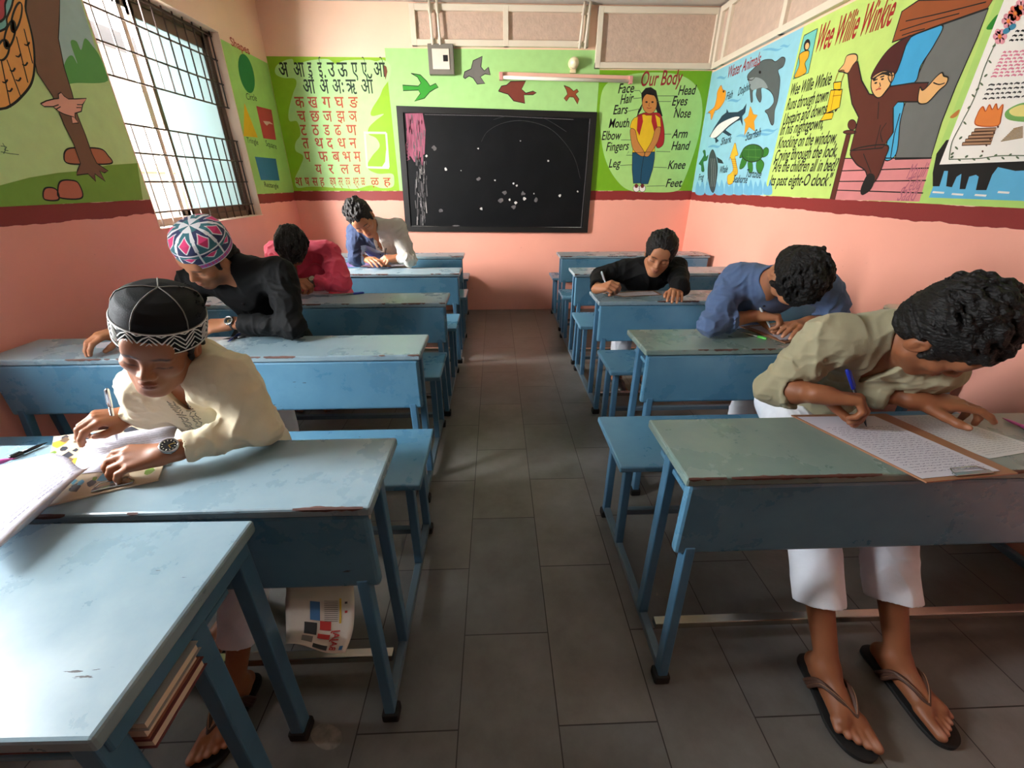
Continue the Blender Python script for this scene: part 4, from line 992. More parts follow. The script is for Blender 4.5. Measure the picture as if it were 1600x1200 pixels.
def mesh_obj(name, VQ, parent, mats, origin, mfun=None, tint=None, base=None):
    Vv, Q = VQ
    me = bpy.data.meshes.new(name)
    Vl = (Vv-np.asarray(origin, np.float32)).astype(np.float32)
    me.vertices.add(len(Vl)); me.vertices.foreach_set('co', Vl.ravel())
    me.loops.add(len(Q)*4); me.loops.foreach_set('vertex_index', Q.ravel().astype(np.int32))
    me.polygons.add(len(Q)); me.polygons.foreach_set('loop_start', np.arange(0, len(Q)*4, 4, dtype=np.int32))
    try: me.polygons.foreach_set('loop_total', np.full(len(Q), 4, np.int32))
    except Exception: pass
    me.update(calc_edges=True)
    for m in mats: me.materials.append(m)
    if mfun is not None:
        me.polygons.foreach_set('material_index', mfun(Vv[Q].mean(1)).astype(np.int32))
    if base is not None:
        col = np.tile(np.array(base, np.float32), (len(Vv), 1))
        for (c, r, R, cc, amt) in tint or ():
            q = ((Vv-np.asarray(c, np.float32)) @ np.asarray(R, np.float32))/np.asarray(r, np.float32)
            w = amt*np.exp(-np.clip((q**2).sum(1), 0, 30)**1.5)
            col[:, :3] = col[:, :3]*(1-w[:, None])+np.array(cc[:3], np.float32)*w[:, None]
        at = me.color_attributes.new('tone', 'FLOAT_COLOR', 'POINT'); at.data.foreach_set('color', col.ravel())
    me.polygons.foreach_set('use_smooth', [True]*len(Q))
    me.validate()
    o = bpy.data.objects.new(name, me); C.objects.link(o)
    if parent is not None: o.parent = parent
    return o
def frame3(f, u):
    """columns: right (the person's left is +x of the picture when facing it), forward, up"""
    f = nrm(f); u = np.asarray(u, float); u = nrm(u-f*(u@f)); r = np.cross(f, u)
    return np.stack([r, f, u], 1)

def wrinkles(amp, freq, seed, mask=None, stretch=(1, 1, 1)):
    st = np.array(stretch, np.float32)
    def fn(P):
        q = P*np.float32(freq)*st+np.float32(seed)
        w = vnoise(P*np.float32(freq*.45)+np.float32(seed+7))[:, None]*np.array([1.2, .9, 1.1], np.float32)
        a = 1-np.abs(vnoise(q+w)); b = 1-np.abs(vnoise(q*2.3+w*1.7+5))
        d = (a**3-.35)*amp+(b**3-.35)*amp*.4
        return d if mask is None else d*mask(P)
    return fn
def near(pts, r):
    pts = np.asarray(pts, np.float32)
    def fn(P):
        d = np.min([((P-q)**2).sum(1) for q in pts], 0)
        return np.exp(-d/np.float32(r*r))
    return fn

# skin, with the tones of lips, brows and nails carried by the surface
def skinmat(name, rough=.5):
    m = mat(name, (1, 1, 1, 1), rough=rough, var=.05, vscale=30, bump=.06, bscale=350, attr='tone', spec=.4)
    b = m.node_tree.nodes['Principled BSDF']
    b.inputs['Subsurface Weight'].default_value = .12; b.inputs['Subsurface Radius'].default_value = (.012, .005, .003); b.inputs['Subsurface Scale'].default_value = .4
    return m
m_skin = skinmat('skin')
m_hair = mat('black_hair', rgb(17, 14, 13), rough=.55, var=.25, vscale=30, bump=.7, bscale=160, stretch=(1, .3, 1), spec=.3)
m_eye = mat('eye_white', rgb(215, 205, 198), rough=.2); m_iris = mat('iris', rgb(38, 24, 18), rough=.1)
m_nail = mat('nail', rgb(200, 150, 135), rough=.25)

def head_sdf(sd, H, F, s=1.0, nose=1.0, jaw=1.0):
    T = lambda x, y, z: H+F @ (np.array((x, y, z))*s)
    def ell(c, r, k, op='u', rot=None):
        R = F if rot is None else F @ np.array(Matrix.Rotation(rot[0], 3, rot[1]))
        sd.ell(T(*c), np.array(r)*s, R, k*s, op)
    ell((0, -.016, .034), (.074, .094, .084), .01)
    ell((0, .030, -.020), (.061, .062, .080), .03)
    for q in (-1, 1):
        sd.cap(T(q*.052, .008, -.055), T(q*.020, .062, -.096), .022*s, .017*s, .03*s)
        ell((q*.040, .060, -.022), (.024, .022, .019), .02)
    ell((0, .066, -.098), (.024*jaw, .021, .020), .02)
    sd.cap(T(-.036, .079, .016), T(.036, .079, .016), .012*s, .012*s, .018*s)
    ell((0, .078, .045), (.05, .02, .032), .03)
    for q in (-1, 1): ell((q*.031, .098, -.003), (.017, .014, .011), .012, 's')
    for q in (-1, 1): ell((q*.031, .074, -.005), (.0155, .0145, .0125), .004)
    sd.cap(T(0, .088, .006), T(0, .109*nose, -.030), .0085*s, .011*s, .014*s)
    for q in (-1, 1): ell((q*.012, .098, -.035), (.0095, .011, .0085), .008)
    for q in (-1, 1): ell((q*.0065, .106, -.0435), (.0032, .004, .004), .003, 's')
    ell((0, .080, -.064), (.026, .018, .020), .018)
    ell((0, .0965, -.0595), (.0195, .0075, .0052), .005)
    ell((0, .0950, -.0705), (.0165, .0080, .0062), .005)
    sd.cap(T(-.019, .097, -.0648), T(.019, .097, -.0648), .0016*s, .0016*s, .003*s, 's')
    for q in (-1, 1):
        ell((q*.077, -.010, -.008), (.0105, .020, .032), .006, 'u', (-.25, 'X'))
        ell((q*.086, -.004, -.004), (.006, .011, .017), .006, 's', (-.25, 'X'))
        ell((q*.081, -.012, -.012), (.005, .008, .012), .004)
    return T
def face_tints(T, F, s, skin, lip, brow=(.012, .009, .008), beard=0.0, lid=True):
    L_ = []
    d = lambda k: tuple(np.array(skin[:3])*k)
    L_.append((T(0, .098, -.060), np.array((.020, .014, .0062))*s, F, lip, .75)); L_.append((T(0, .097, -.0705), np.array((.017, .014, .0075))*s, F, lip, .75))
    for q in (-1, 1):
        for x, z in ((.020, .0165), (.031, .020), (.042, .0175)): L_.append((T(q*x, .09, z), np.array((.0095, .02, .0042))*s, F, brow, .92))
        if lid:
            L_.append((T(q*.031, .092, -.0135), np.array((.0150, .014, .0022))*s, F, brow, .9))
            L_.append((T(q*.046, .085, -.0115), np.array((.005, .014, .0026))*s, F, brow, .8))
    if beard:
        for q in (-1, 1): L_.append((T(q*.052, .03, -.072), np.array((.03, .05, .032))*s, F, brow, beard))
        L_.append((T(0, .075, -.100), np.array((.036, .05, .022))*s, F, brow, beard)); L_.append((T(0, .1, -.0515), np.array((.02, .014, .0045))*s, F, brow, beard*.8))
    return L_
def hand_sdf(sd, wrist, d, n, side, s=1.0, curl=None, spread=1.0, thumb=None, k=.004):
    """d: wrist to knuckles, n: out of the back of the hand, side: +1 if the thumb lies on d x n; curl: (mcp, pip, dip) angles for index..little. Returns fingertip points and frames."""
    d = nrm(d); n = nrm(np.asarray(n, float)-d*(np.asarray(n, float)@d)); t = np.cross(d, n)*side
    T = lambda a, b, c: wrist+(d*a+t*b+n*c)*s
    curl = curl or [(.25, .35, .2)]*4
    sd.cap(T(-.02, 0, 0), T(.02, .0, 0), .024*s, .023*s, .02*s)
    base = [(.088, .029, .0), (.092, .008, .003), (.087, -.013, .001), (.078, -.032, -.003)]
    W = [.0105, .0108, .0102, .009]; LN = [(.042, .025, .020), (.046, .029, .021), (.042, .027, .020), (.033, .020, .018)]
    for i, b in enumerate(base):
        sd.cap(T(.012, b[1]*.45, -.002), T(*b), .0165*s, .0125*s, .012*s)
    sd.cap(T(.02, .018, -.010), T(.06, .022, -.010), .014*s, .012*s, .014*s)
    sd.cap(T(.02, -.018, -.010), T(.06, -.024, -.008), .012*s, .010*s, .014*s)
    tips = []
    for i, b in enumerate(base):
        p = T(*b); sp = spread*(.10, .02, -.06, -.16)[i]
        dirv = nrm(d*cos(sp)+t*sin(sp)); a = 0.0; pts = [p]
        for j in range(3):
            a += curl[i][j]
            dj = dirv*cos(a)-n*sin(a)
            p = p+dj*LN[i][j]*s; pts.append(p)
        r = np.array([W[i]*1.06, W[i], W[i]*.92, W[i]*.78])*s
        for j in range(3): sd.cap(pts[j], pts[j+1], r[j], r[j+1], k*s)
        tips.append((pts[3], dj, nrm(n*cos(a)+dirv*sin(a)), t, r[3]))
    th = thumb or [(.022, .026, -.012), (.050, .046, -.022), (.078, .054, -.028), (.100, .052, -.034)]
    P = [T(*q) for q in th]; r = np.array([.0165, .0135, .0118, .0095])*s
    for j in range(3): sd.cap(P[j], P[j+1], r[j], r[j+1], (.010 if j == 0 else .005)*s)
    dj = nrm(P[3]-P[2]); nn = nrm(n*.5+t*.86); nn = nrm(nn-dj*(nn@dj))
    tips.append((P[3], dj, nn, np.cross(dj, nn), r[3]))
    return tips
def nail_tints(tips, s=1.0, col=None):
    out = []
    for (p, dj, nn, t, r) in tips:
        R = np.stack([nrm(np.cross(dj, nn)), dj, nn], 1)
        out.append((p+nn*r*.9+dj*.001, np.array((r*.72, r*1.0, r*.7)), R, col, .8))
    return out
GRIP = [(.75, .95, .5), (.85, 1.1, .6), (.95, 1.2, .7), (1.05, 1.2, .7)]
FLAT = [(.30, .30, .15), (.28, .32, .18), (.28, .35, .2), (.25, .35, .2)]
GRIPT = [(.022, .024, -.014), (.050, .040, -.030), (.078, .042, -.044), (.098, .036, -.056)]

# ------------------------------------------------------------------ people
def vv(r, u, f):  # a direction from parts along the camera's right, up and viewing axes
    return nrm(RT*r+UP*u+FW*f)
def lerp(a, b, t): return np.asarray(a, float)*(1-t)+np.asarray(b, float)*t
def hair_mesh(T, F, H, s, h, seed, nl=70, cut=0.0, nape=0.0, rough=1.0, bulk=1.0, under=False):
    sd = SDF()
    def ell(c, r, k, op='u'): sd.ell(T(*c), np.array(r)*s, F, k*s, op)
    ell((0, -.020, .046), (.086*bulk, .106, .092*bulk), .01)
    ell((0, -.060, -.020+nape), (.068, .052, .062), .03)
    for q in (-1, 1): ell((q*.074, .018, .006), (.009, .017, .034), .008)
    rr = random.Random(seed)
    for i in range(nl):
        a = rr.uniform(0, 2*pi); b = rr.uniform(.05, 1.25)
        n = np.array((cos(a)*sin(b), sin(a)*sin(b), cos(b)))
        p = np.array((0, -.020, .046))+n*np.array((.086*bulk, .106, .092*bulk))*.97
        fl = np.array((rr.uniform(-.5, .5), .8 if rr.random() < .7 else -.7, rr.uniform(-.2, .2))); fl = fl-n*(fl@n); fl = nrm(fl)
        L_ = rr.uniform(.03, .055); up = rr.uniform(.1, .45)*rough
        q1 = p+fl*L_*.5+n*L_*up*.5; q2 = p+fl*L_+n*L_*(up*.6-.25)
        sd.chain([T(*p), T(*q1), T(*q2)], [.0085*s, .0058*s, .0020*s], .0045*s)
    # fringe over the forehead
    for i in range(0 if under else 12):
        x = -.05+.1*i/11+rr.uniform(-.004, .004)
        p = (x, .070-abs(x)*.35, .088-cut*.4); q = (x+rr.uniform(-.012, .012), .094-abs(x)*.5, .062-cut+rr.uniform(-.008, .010))
        sd.chain([T(*p), T(*q)], [.013*s, .004*s], .010*s)
    if under:   # loose ends below the rim of a cap
        for i in range(16):
            a = rr.uniform(-1.25, 1.25); x, y = sin(a)*.078, -.03-cos(a)*.085
            sd.chain([T(x, y, .0), T(x*1.04+rr.uniform(-.006, .006), y-.006, -.035+nape), T(x*1.06, y-.012, -.062+nape+rr.uniform(-.01, .012))], [.012*s, .008*s, .002*s], .008*s)
    ell((0, .116, -.040-cut*.9), (.066, .070, .088), .010, 's')
    ell((0, .050, -.130), (.13, .118, .100), .008, 's')
    for q in (-1, 1): ell((q*.092, -.006, -.012), (.030, .026, .040), .006, 's')
    def strands(P):
        q = ((P-H.astype(np.float32)) @ F.astype(np.float32))/np.float32(s)
        a = np.arctan2(q[:, 0], q[:, 2]-.0)
        r_ = np.stack([a*9, q[:, 1]*22, np.sqrt(q[:, 0]**2+q[:, 2]**2)*20], 1)
        return (vnoise(r_*np.float32(3.6)+seed)*.0020+vnoise(r_*np.float32(1.7)+seed)*.0026+vnoise(r_*.7+seed)*.0030*rough)*np.float32(s)
    sd.disp.append(strands)
    return sd.mesh(h, 0)
def person(label, pel, nb, H, f, u, sr, sl, er, el, wr, wl, hr, hl, skin, lip, shirt, trous, s=1.0, h=.0035, sleeve=(.9, .9), beard=0, hair=True, hairkw=None,
           collar='shirt', knees=None, ankles=None, feet=None, wamp=.005, back=.05, seed=1, shirt_fun=None, shirt_mats=None, long=True, hem=.22, chest=1.0, vneck=.05, headscale=1.0, tw=1.0, eyes=False):
    pel, nb, H, sr, sl, er, el, wr, wl = [np.asarray(q, float) for q in (pel, nb, H, sr, sl, er, el, wr, wl)]
    F = frame3(f, u)
    org = np.array((pel[0], pel[1], 0.0))
    # torso frame
    up = nrm(nb-pel); lat = sl-sr; lat = nrm(lat-up*(lat@up)); fwd = np.cross(up, lat)
    if fwd[1] > 0: fwd = -fwd
    R = np.stack([lat, fwd, up], 1)
    Lt = np.linalg.norm(nb-pel); mid = lerp(pel, nb, .48)-fwd*back; ch = lerp(pel, nb, .74)-fwd*back*.5
    R2 = np.stack([lat, nrm(np.cross(nrm(nb-mid), lat))*np.sign(np.cross(nrm(nb-mid), lat)@fwd), nrm(nb-mid)], 1)
    def torso(sd, e, k):
        sd.ell(pel+up*.03*s, np.array((.155*s+e, .12*s+e, .13*s+e)), R, k)
        sd.ell(mid, np.array((.135*s+e, .100*s+e, .17*s+e)), R, k)
        sd.ell(ch, np.array((.150*s*chest+e, .105*s*chest+e, .15*s+e)), R2, k)
        cs = (sr+sl)/2
        sd.cap(lerp(sr, cs, .12), lerp(sl, cs, .12), .048*s+e, .048*s+e, k)
        nn = nb+nrm(H-nb)*.005
        sd.cap(lerp(sr, cs, .3)+up*.01, nn, .036*s+e, .040*s+e, k); sd.cap(lerp(sl, cs, .3)+up*.01, nn, .036*s+e, .040*s+e, k)
    # --- body: one continuous surface
    sd = SDF(); torso(sd, -.008, .05)
    hs = s*headscale
    T = head_sdf(sd, H, F, hs)
    ntop = T(0, -.022, -.045)
    sd.cap(lerp(nb, pel, .06), ntop, .058*hs, .050*hs, .03*hs)
    sd.cap(lerp(nb, pel, .08)+fwd*.02, T(0, .02, -.075), .045*hs, .035*hs, .02*hs)
    tips = []
    for sh, el_, wr_, hd, sg in ((sr, er, wr, hr, -1), (sl, el, wl, hl, 1)):
        bare = (sleeve[0] if sg < 0 else sleeve[1]) < .6
        sd.cap(sh, el_, .034*s, .027*s, .03*s)
        m_ = lerp(el_, wr_, .42)
        sd.cap(el_, m_, .027*s, (.038 if bare else .029)*s, .02*s); sd.cap(m_, wr_, (.038 if bare else .029)*s, .0255*s, .02*s)
        tips += hand_sdf(sd, wr_, hd['d'], hd['n'], sg, hd.get('s', s), hd.get('curl'), hd.get('spread', 1.0), hd.get('thumb'))
    if knees is None: knees = [pel+fwd*.40*s+V(-.10*s, 0, -.03), pel+fwd*.40*s+V(.10*s, 0, -.03)]
    if ankles is None: ankles = [V(knees[0][0]-.0, knees[0][1]-.02, .08), V(knees[1][0]+.0, knees[1][1]-.02, .08)]
    knees = [np.asarray(q, float) for q in knees]; ankles = [np.asarray(q, float) for q in ankles]
    for i, q in enumerate((-1, 1)):
        hip = pel+lat*q*.085*s
        sd.cap(hip, knees[i], .072*s, .050*s, .04*s); mm = lerp(knees[i], ankles[i], .3)
        sd.cap(knees[i], mm, .050*s, .046*s, .02*s); sd.cap(mm, ankles[i], .046*s, .031*s, .02*s)
        fd = nrm(feet[i] if feet is not None else (0, -1, 0)); fd = nrm(V(fd[0], fd[1], 0)); A = ankles[i]; sd_ = np.cross(V(0, 0, 1), fd)
        fz = A[2]-.08
        hl_ = V(A[0], A[1], 0)-fd*.035*s
        B = V(A[0], A[1], 0)
        z = lambda v, zz: V(v[0], v[1], zz+fz)
        sd.cap(z(hl_, .030), z(B, .055), .028*s, .034*s, .02*s)
        sd.cap(z(B, .06), z(B+fd*.10*s, .034), .034*s, .022*s, .025*s)
        sd.cap(z(B, .026), z(B+fd*.130*s+sd_*.023*s, .023), .026*s, .0215*s, .02*s); sd.cap(z(B, .026), z(B+fd*.130*s-sd_*.023*s, .023), .026*s, .0215*s, .02*s)
        big = -1 if i == 0 else 1   # the big toe lies on the inner side
        for j in range(5):
            off = (.036-.0188*j-(.003 if j else 0))*s
            lt = sd_*off*(1 if sd_[0]*big < 0 else -1)
            ln = (.199, .194, .184, .173, .159)[j]*s; r0 = (.0150, .0102, .0098, .0094, .0094)[j]*s
            a0 = B+fd*(.124*s)+lt*.92; a1 = B+fd*(ln-.012*s)+lt; 
            sd.cap(z(a0, .022), z(a1, .012+r0*.3), r0*1.12, r0, .006*s)
            tips.append((z(a1, .012+r0*.3), fd, V(0, 0, 1), sd_, r0))
    VQ = sd.mesh(h, 1)
    ti = face_tints(T, F, hs, skin, lip[:3], beard=beard)+nail_tints(tips, s, tuple(np.clip(np.array(skin[:3])*1.5+.10, 0, 1)))
    body = mesh_obj('person', VQ, None, [m_skin], org, None, ti, skin)
    body.location = org; tag(body, label, 'person')
    kids = {}
    def child(n, VQ, mats, fun=None, lab=None):
        o = mesh_obj(n, VQ, body, mats, org, fun)
        if lab: o['label'] = lab
        kids[n] = o; return o
    # --- eyes under the lowered lids
    for q in ((-1, 1) if eyes else ()):
        t = MB(); M = Matrix.Translation(Vector(T(q*.031, .0765, -.0105)-org)) @ Matrix(F.tolist()).to_4x4()
        t.lathe([(0, -.0125*hs)]+[(.0125*hs*sin(a*pi/10), -.0125*hs*cos(a*pi/10)) for a in range(1, 10)]+[(0, .0125*hs)], m_eye, M, 14)
        Mi = M @ Matrix.Rotation(-pi/2-.30, 4, 'X')
        t.lathe([(0, .0130*hs), (.0035*hs, .0128*hs), (.0058*hs, .0119*hs), (.0062*hs, .0112*hs)], m_iris, Mi, 14)
        t.build('eye', body)
    if hair: child('hair', hair_mesh(T, F, H, hs, max(h*.9, .003), seed, **(hairkw or {})), [m_hair])
    # --- shirt
    sd = SDF(); torso(sd, .008, .06)
    if long:
        for i, q in enumerate((-1, 1)):
            sd.cap(pel+lat*q*.08*s, lerp(pel+lat*q*.085*s, knees[i], .72), .105*s, .085*s, .07)
    for sh, el_, wr_, sv in ((sr, er, wr, sleeve[0]), (sl, el, wl, sleeve[1])):
        sd.cap(sh, lerp(sh, el_, .5), .060*s, .056*s, .05); sd.cap(lerp(sh, el_, .5), el_, .056*s, .048*s, .03)
        ce = lerp(el_, wr_, sv)
        sd.fcap(el_, ce, .049*s, .050*s if sv < .6 else .041*s, .03, ends=(1,))
        sd.fcap(lerp(el_, wr_, sv-.09), ce, (.056*s if sv < .6 else .043*s), (.055*s if sv < .6 else .043*s), .006)
        cut = nrm(wr_-el_)
        sd.fcap(ce-cut*.02, ce+cut*.03, .040*s if sv < .6 else .034*s, .044*s if sv < .6 else .036*s, .003, 's')
        ax_ = (el_+wr_)/2
    sd.disp.append(wrinkles(wamp*1.5, 9, seed, None, (1, 1, .6)))
    sd.disp.append(wrinkles(wamp*2.4, 19, seed+3, near([er, el, lerp(sr, er, .25), lerp(sl, el, .25), lerp(er, wr, .3), lerp(el, wl, .3)], .10), (1, .7, 1)))
    nd = nrm(lerp(nb, pel, -.02)*0+T(0, -.01, -.06)-nb)
    front = nrm(fwd-nd*(fwd@nd))
    if collar:
        c0 = nb-nd*.015; hgt = .050*s if collar == 'shirt' else .036*s
        sd.fcap(c0-nd*.01, c0+nd*hgt, .068*s, .064*s, .012)
    sd.fcap(nb-nd*.05+front*.006, nb+nd*.12, .057*s, .060*s, .004, 's', ends=())
    if vneck:
        th = nb+front*.075*s+nd*.05
        sd.cap(th, nb+front*.095*s-up*vneck*2.2, .032*s, .006*s, .004, 's')
    child('shirt', sd.mesh(max(h, .0035)*1.05, 1), shirt_mats or [shirt], (lambda P: shirt_fun(P, R, nb, pel)) if shirt_fun else None)
    # --- trousers
    sd = SDF(); sd.ell(pel, np.array((.160*s, .125*s, .12*s)), R, .05)
    for i, q in enumerate((-1, 1)):
        hip = pel+lat*q*.085*s
        sd.cap(hip, knees[i], .088*s*tw, .072*s*tw, .05)
        A = ankles[i]; K = knees[i]; tt = (K[2]-hem)/(K[2]-A[2]); E_ = lerp(K, A, tt)
        sd.fcap(K, E_, .070*s*tw, .066*s*tw, .03, ends=(1,)); dn = nrm(A-K)
        sd.fcap(E_-dn*.05, E_+dn*.03, .052*s*tw, .058*s*tw, .003, 's')
    sd.disp.append(wrinkles(.006, 9, seed+11, None, (1.6, 1.2, .5)))
    child('trousers', sd.mesh(max(h, .004), 1), [trous])
    body['T'] = 0; del body['T']
    return dict(body=body, T=T, F=F, org=org, H=H, tips=tips, nb=nb, R=R, fwd=fwd, up=up, hs=hs, ankles=ankles, knees=knees)
def cloth(name, col, **k): return mat(name, col, rough=k.pop('rough', .85), var=.06, vscale=20, bump=.15, bscale=k.pop('bscale', 500), spec=.22, sheen=0.0 if k.pop('nosheen', False) else .1, **k)
m_cream = cloth('cream_cotton', rgb(214, 200, 170)); m_blackk = cloth('black_cotton', rgb(6, 7, 9), rough=.75, nosheen=True); m_pinks = cloth('pink_cotton', rgb(206, 66, 92), rough=.7)
m_olive = cloth('olive_linen', rgb(158, 150, 122)); m_bluek = cloth('denim_blue_cotton', rgb(86, 106, 142)); m_blacks = cloth('black_knit', rgb(9, 9, 10), nosheen=True)
m_white = cloth('white_cotton', rgb(232, 236, 246)); m_navy = cloth('navy_cotton', rgb(44, 56, 84)); m_lblue = cloth('light_blue_cotton', rgb(150, 178, 214)); m_ecru = cloth('ecru_cotton', rgb(184, 180, 172)); m_greyk = cloth('grey_cotton', rgb(150, 155, 160))
SKA = rgb(150, 96, 66); SKB = rgb(168, 112, 80); SKC = rgb(140, 86, 56); LIP = rgb(128, 66, 56)
P = {}
# the student in the olive shirt
P[7] = person('person in an olive shirt and white trousers bent sideways over a clipboard', (1.25, 1.45, .60), dp(1388, 524, 1.23), dp(1474, 522, 1.11), vv(.49, -.87, -.10), vv(.12, .17, -.98),
    dp(1290, 526, 1.26), dp(1462, 575, 1.25), onZ(1212, 606, .815), (1.17, 1.19, .83), onZ(1286, 617, .853), onZ(1436, 626, .828),
    dict(d=(.93, -.34, .02), n=(.02, .30, .95), curl=[(.85, .75, .35), (1.05, .85, .45), (1.15, .95, .5), (1.2, 1.0, .6)], spread=1.2, thumb=[(.022, .020, -.016), (.050, .030, -.040), (.078, .026, -.062), (.098, .014, -.080)]),
    dict(d=(.93, -.36, .10), n=(.05, -.10, .99), curl=[(.15, .45, .25), (.4, .8, .5), (.5, .9, .5), (.5, .9, .5)], spread=1.3, thumb=[(.022, .030, -.012), (.046, .056, -.020), (.066, .078, -.026), (.082, .092, -.028)]),
    SKC, LIP, m_olive, m_white, h=.0032, sleeve=(.42, .55), seed=7, hairkw=dict(nl=260, bulk=1.11, rough=1.3, nape=.01), collar='shirt', knees=[(1.0, 1.04, .50), (1.24, 1.02, .50)], ankles=[onZ(1292, 1035, .095), onZ(1402, 1020, .095)],
    feet=[onZ(1352, 1165, 0)-onZ(1266, 1022, 0), onZ(1490, 1160, 0)-onZ(1366, 1022, 0)], wamp=.006, vneck=.06, hem=.235, back=.03, tw=1.05, headscale=1.04, long=False)
# the boy in the cream kurta
P[1] = person('person, a boy in a cream kurta and black cap writing on papers', (-.90, 1.24, .60), dp(300, 566, 1.12), dp(250, 538, 1.01), vv(.27, -.59, -.76), vv(.34, .80, -.50),
    dp(226, 604, 1.14), dp(358, 588, 1.10), onZ(242, 638, .835), onZ(412, 668, .815), onZ(206, 646, .824), onZ(262, 707, .822),
    dict(d=(-.45, -.72, .25), n=(.05, -.30, .95), curl=[(.6, .7, .4), (.7, .9, .5), (.8, 1.0, .6), (.9, 1.1, .6)], s=.88, thumb=[(.022, .026, -.012), (.048, .042, -.024), (.076, .036, -.040), (.094, .020, -.052)]),
    dict(d=(-.85, -.28, .05), n=(.1, -.35, .92), curl=[(.35, .5, .3), (.4, .55, .3), (.45, .6, .3), (.5, .6, .3)], s=.90, thumb=[(.022, .022, -.020), (.046, .030, -.034), (.070, .026, -.042), (.090, .018, -.046)]),
    SKA, LIP, m_cream, m_white, s=.88, h=.0032, sleeve=(.86, .84), seed=12, hairkw=dict(nl=0, nape=-.012, bulk=.95, under=True), collar='band', knees=[(-.90, .93, .50), (-.72, .93, .50)], ankles=[(-.95, 1.06, .095), (-.79, .765, .095)], feet=[(-.1, -1, 0), (-.08, -1, 0)], vneck=.06, headscale=1.04, wamp=.0045, back=.015)
# the man in the black kurta
P[2] = person('person in a black kurta and colourful cap looking down beside the window', (-1.22, 2.22, .625), dp(376, 422, 1.90), dp(322, 402, 1.80), vv(-.30, -.82, -.49), vv(.11, .48, -.87),
    dp(302, 442, 1.98), dp(438, 427, 1.93), (-1.52, 2.02, .825), onZ(458, 511, .825), onZ(192, 515, .838), onZ(362, 505, .834),
    dict(d=(-.5, -.85, -.05), n=(.1, 0, 1), curl=[(.35, .6, .3), (.4, .7, .3), (.45, .7, .4), (.5, .7, .4)], thumb=GRIPT), dict(d=(-.95, -.2, -.05), n=(.05, -.4, .9), curl=[(.4, .6, .3)]*4),
    SKB, LIP, m_blackk, m_white, h=.004, sleeve=(.86, .84), beard=.75, seed=21, hairkw=dict(nl=0, bulk=.95, under=True), collar='band', vneck=.03, wamp=.006, knees=[(-1.34, 1.86, .54), (-1.10, 1.86, .54)], ankles=[(-1.34, 1.88, .085), (-1.10, 1.88, .085)])
# the student in the pink shirt
P[3] = person('person in a pink shirt with head bowed low and a wristwatch', (-1.26, 3.14, .645), dp(460, 402, 2.74), dp(455, 386, 2.56), vv(-.10, -.95, .28), vv(.53, -.33, -1),
    dp(432, 395, 2.80), dp(514, 395, 2.76), onZ(432, 447, .834), onZ(536, 443, .828), onZ(452, 440, .868), onZ(486, 440, .836),
    dict(d=(.9, -.3, 0), n=(0, -.2, .97), curl=GRIP, thumb=GRIPT), dict(d=(-.95, -.2, -.05), n=(0, -.4, .9), curl=[(.4, .6, .3)]*4),
    SKC, LIP, m_pinks, m_white, h=.0048, sleeve=(.86, .80), seed=31, hairkw=dict(nl=60, bulk=1.0), wamp=.007, s=1.06, knees=[(-1.38, 2.72, .56), (-1.14, 2.72, .56)], ankles=[(-1.38, 2.74, .085), (-1.14, 2.74, .085)])
# the student in the navy and white shirt
def p4fun(Pc, R, nb, pel):
    q = (Pc-nb) @ R; x, z = q[:, 0], q[:, 2]
    out = np.full(len(Pc), 2); out[x < -.02] = 0
    out[(x < .06) & (z < -.10+(x+.10)*-.55) & (x > -.13)] = 1
    return out
P[4] = person('person in a navy and white shirt writing near the letter mural', (-1.0, 4.06, .625), dp(588, 356, 3.52), dp(566, 342, 3.36), vv(.20, -.86, -.40), vv(-.32, .42, -.8),
    dp(556, 364, 3.56), dp(622, 356, 3.52), onZ(556, 405, .832), onZ(640, 405, .832), onZ(570, 404, .832), onZ(622, 403, .838),
    dict(d=(.75, -.6, 0), n=(0, -.2, .97), curl=FLAT), dict(d=(-.9, -.4, .05), n=(0, -.4, .9), curl=GRIP, thumb=GRIPT),
    SKB, LIP, m_ecru, m_white, h=.0048, sleeve=(.8, .8), seed=41, hairkw=dict(nl=60, bulk=1.04), shirt_fun=p4fun, shirt_mats=[m_navy, m_lblue, m_ecru], wamp=.006, s=1.12, knees=[(-1.12, 3.60, .56), (-.88, 3.60, .56)], ankles=[(-1.12, 3.67, .085), (-.88, 3.67, .085)])
# the boy in black
P[5] = person('person, a boy in black leaning on his desk with pen raised', (1.02, 3.17, .622), dp(1020, 424, 2.80), dp(1030, 398, 2.66), vv(-.28, -.66, -.70), vv(.12, .72, -.68),
    dp(972, 424, 2.86), dp(1058, 420, 2.84), (.70, 2.88, .84), onZ(1062, 449, .834), onZ(934, 451, .825), onZ(1056, 452, .82),
    dict(d=(.55, -.6, .35), n=(-.2, -.4, .88), curl=GRIP, thumb=GRIPT), dict(d=(-.35, -.85, 0), n=(0, -.2, .97), curl=FLAT),
    SKB, LIP, m_blacks, m_white, h=.0042, sleeve=(.85, .9), seed=51, hairkw=dict(nl=25, bulk=1.12, cut=.026, rough=.35), collar=None, vneck=0, s=1.02, wamp=.005,
    knees=[(.86, 2.72, .5), (1.1, 2.72, .5)], ankles=[(.90, 2.86, .10), (1.12, 2.82, .10)], hem=.2)
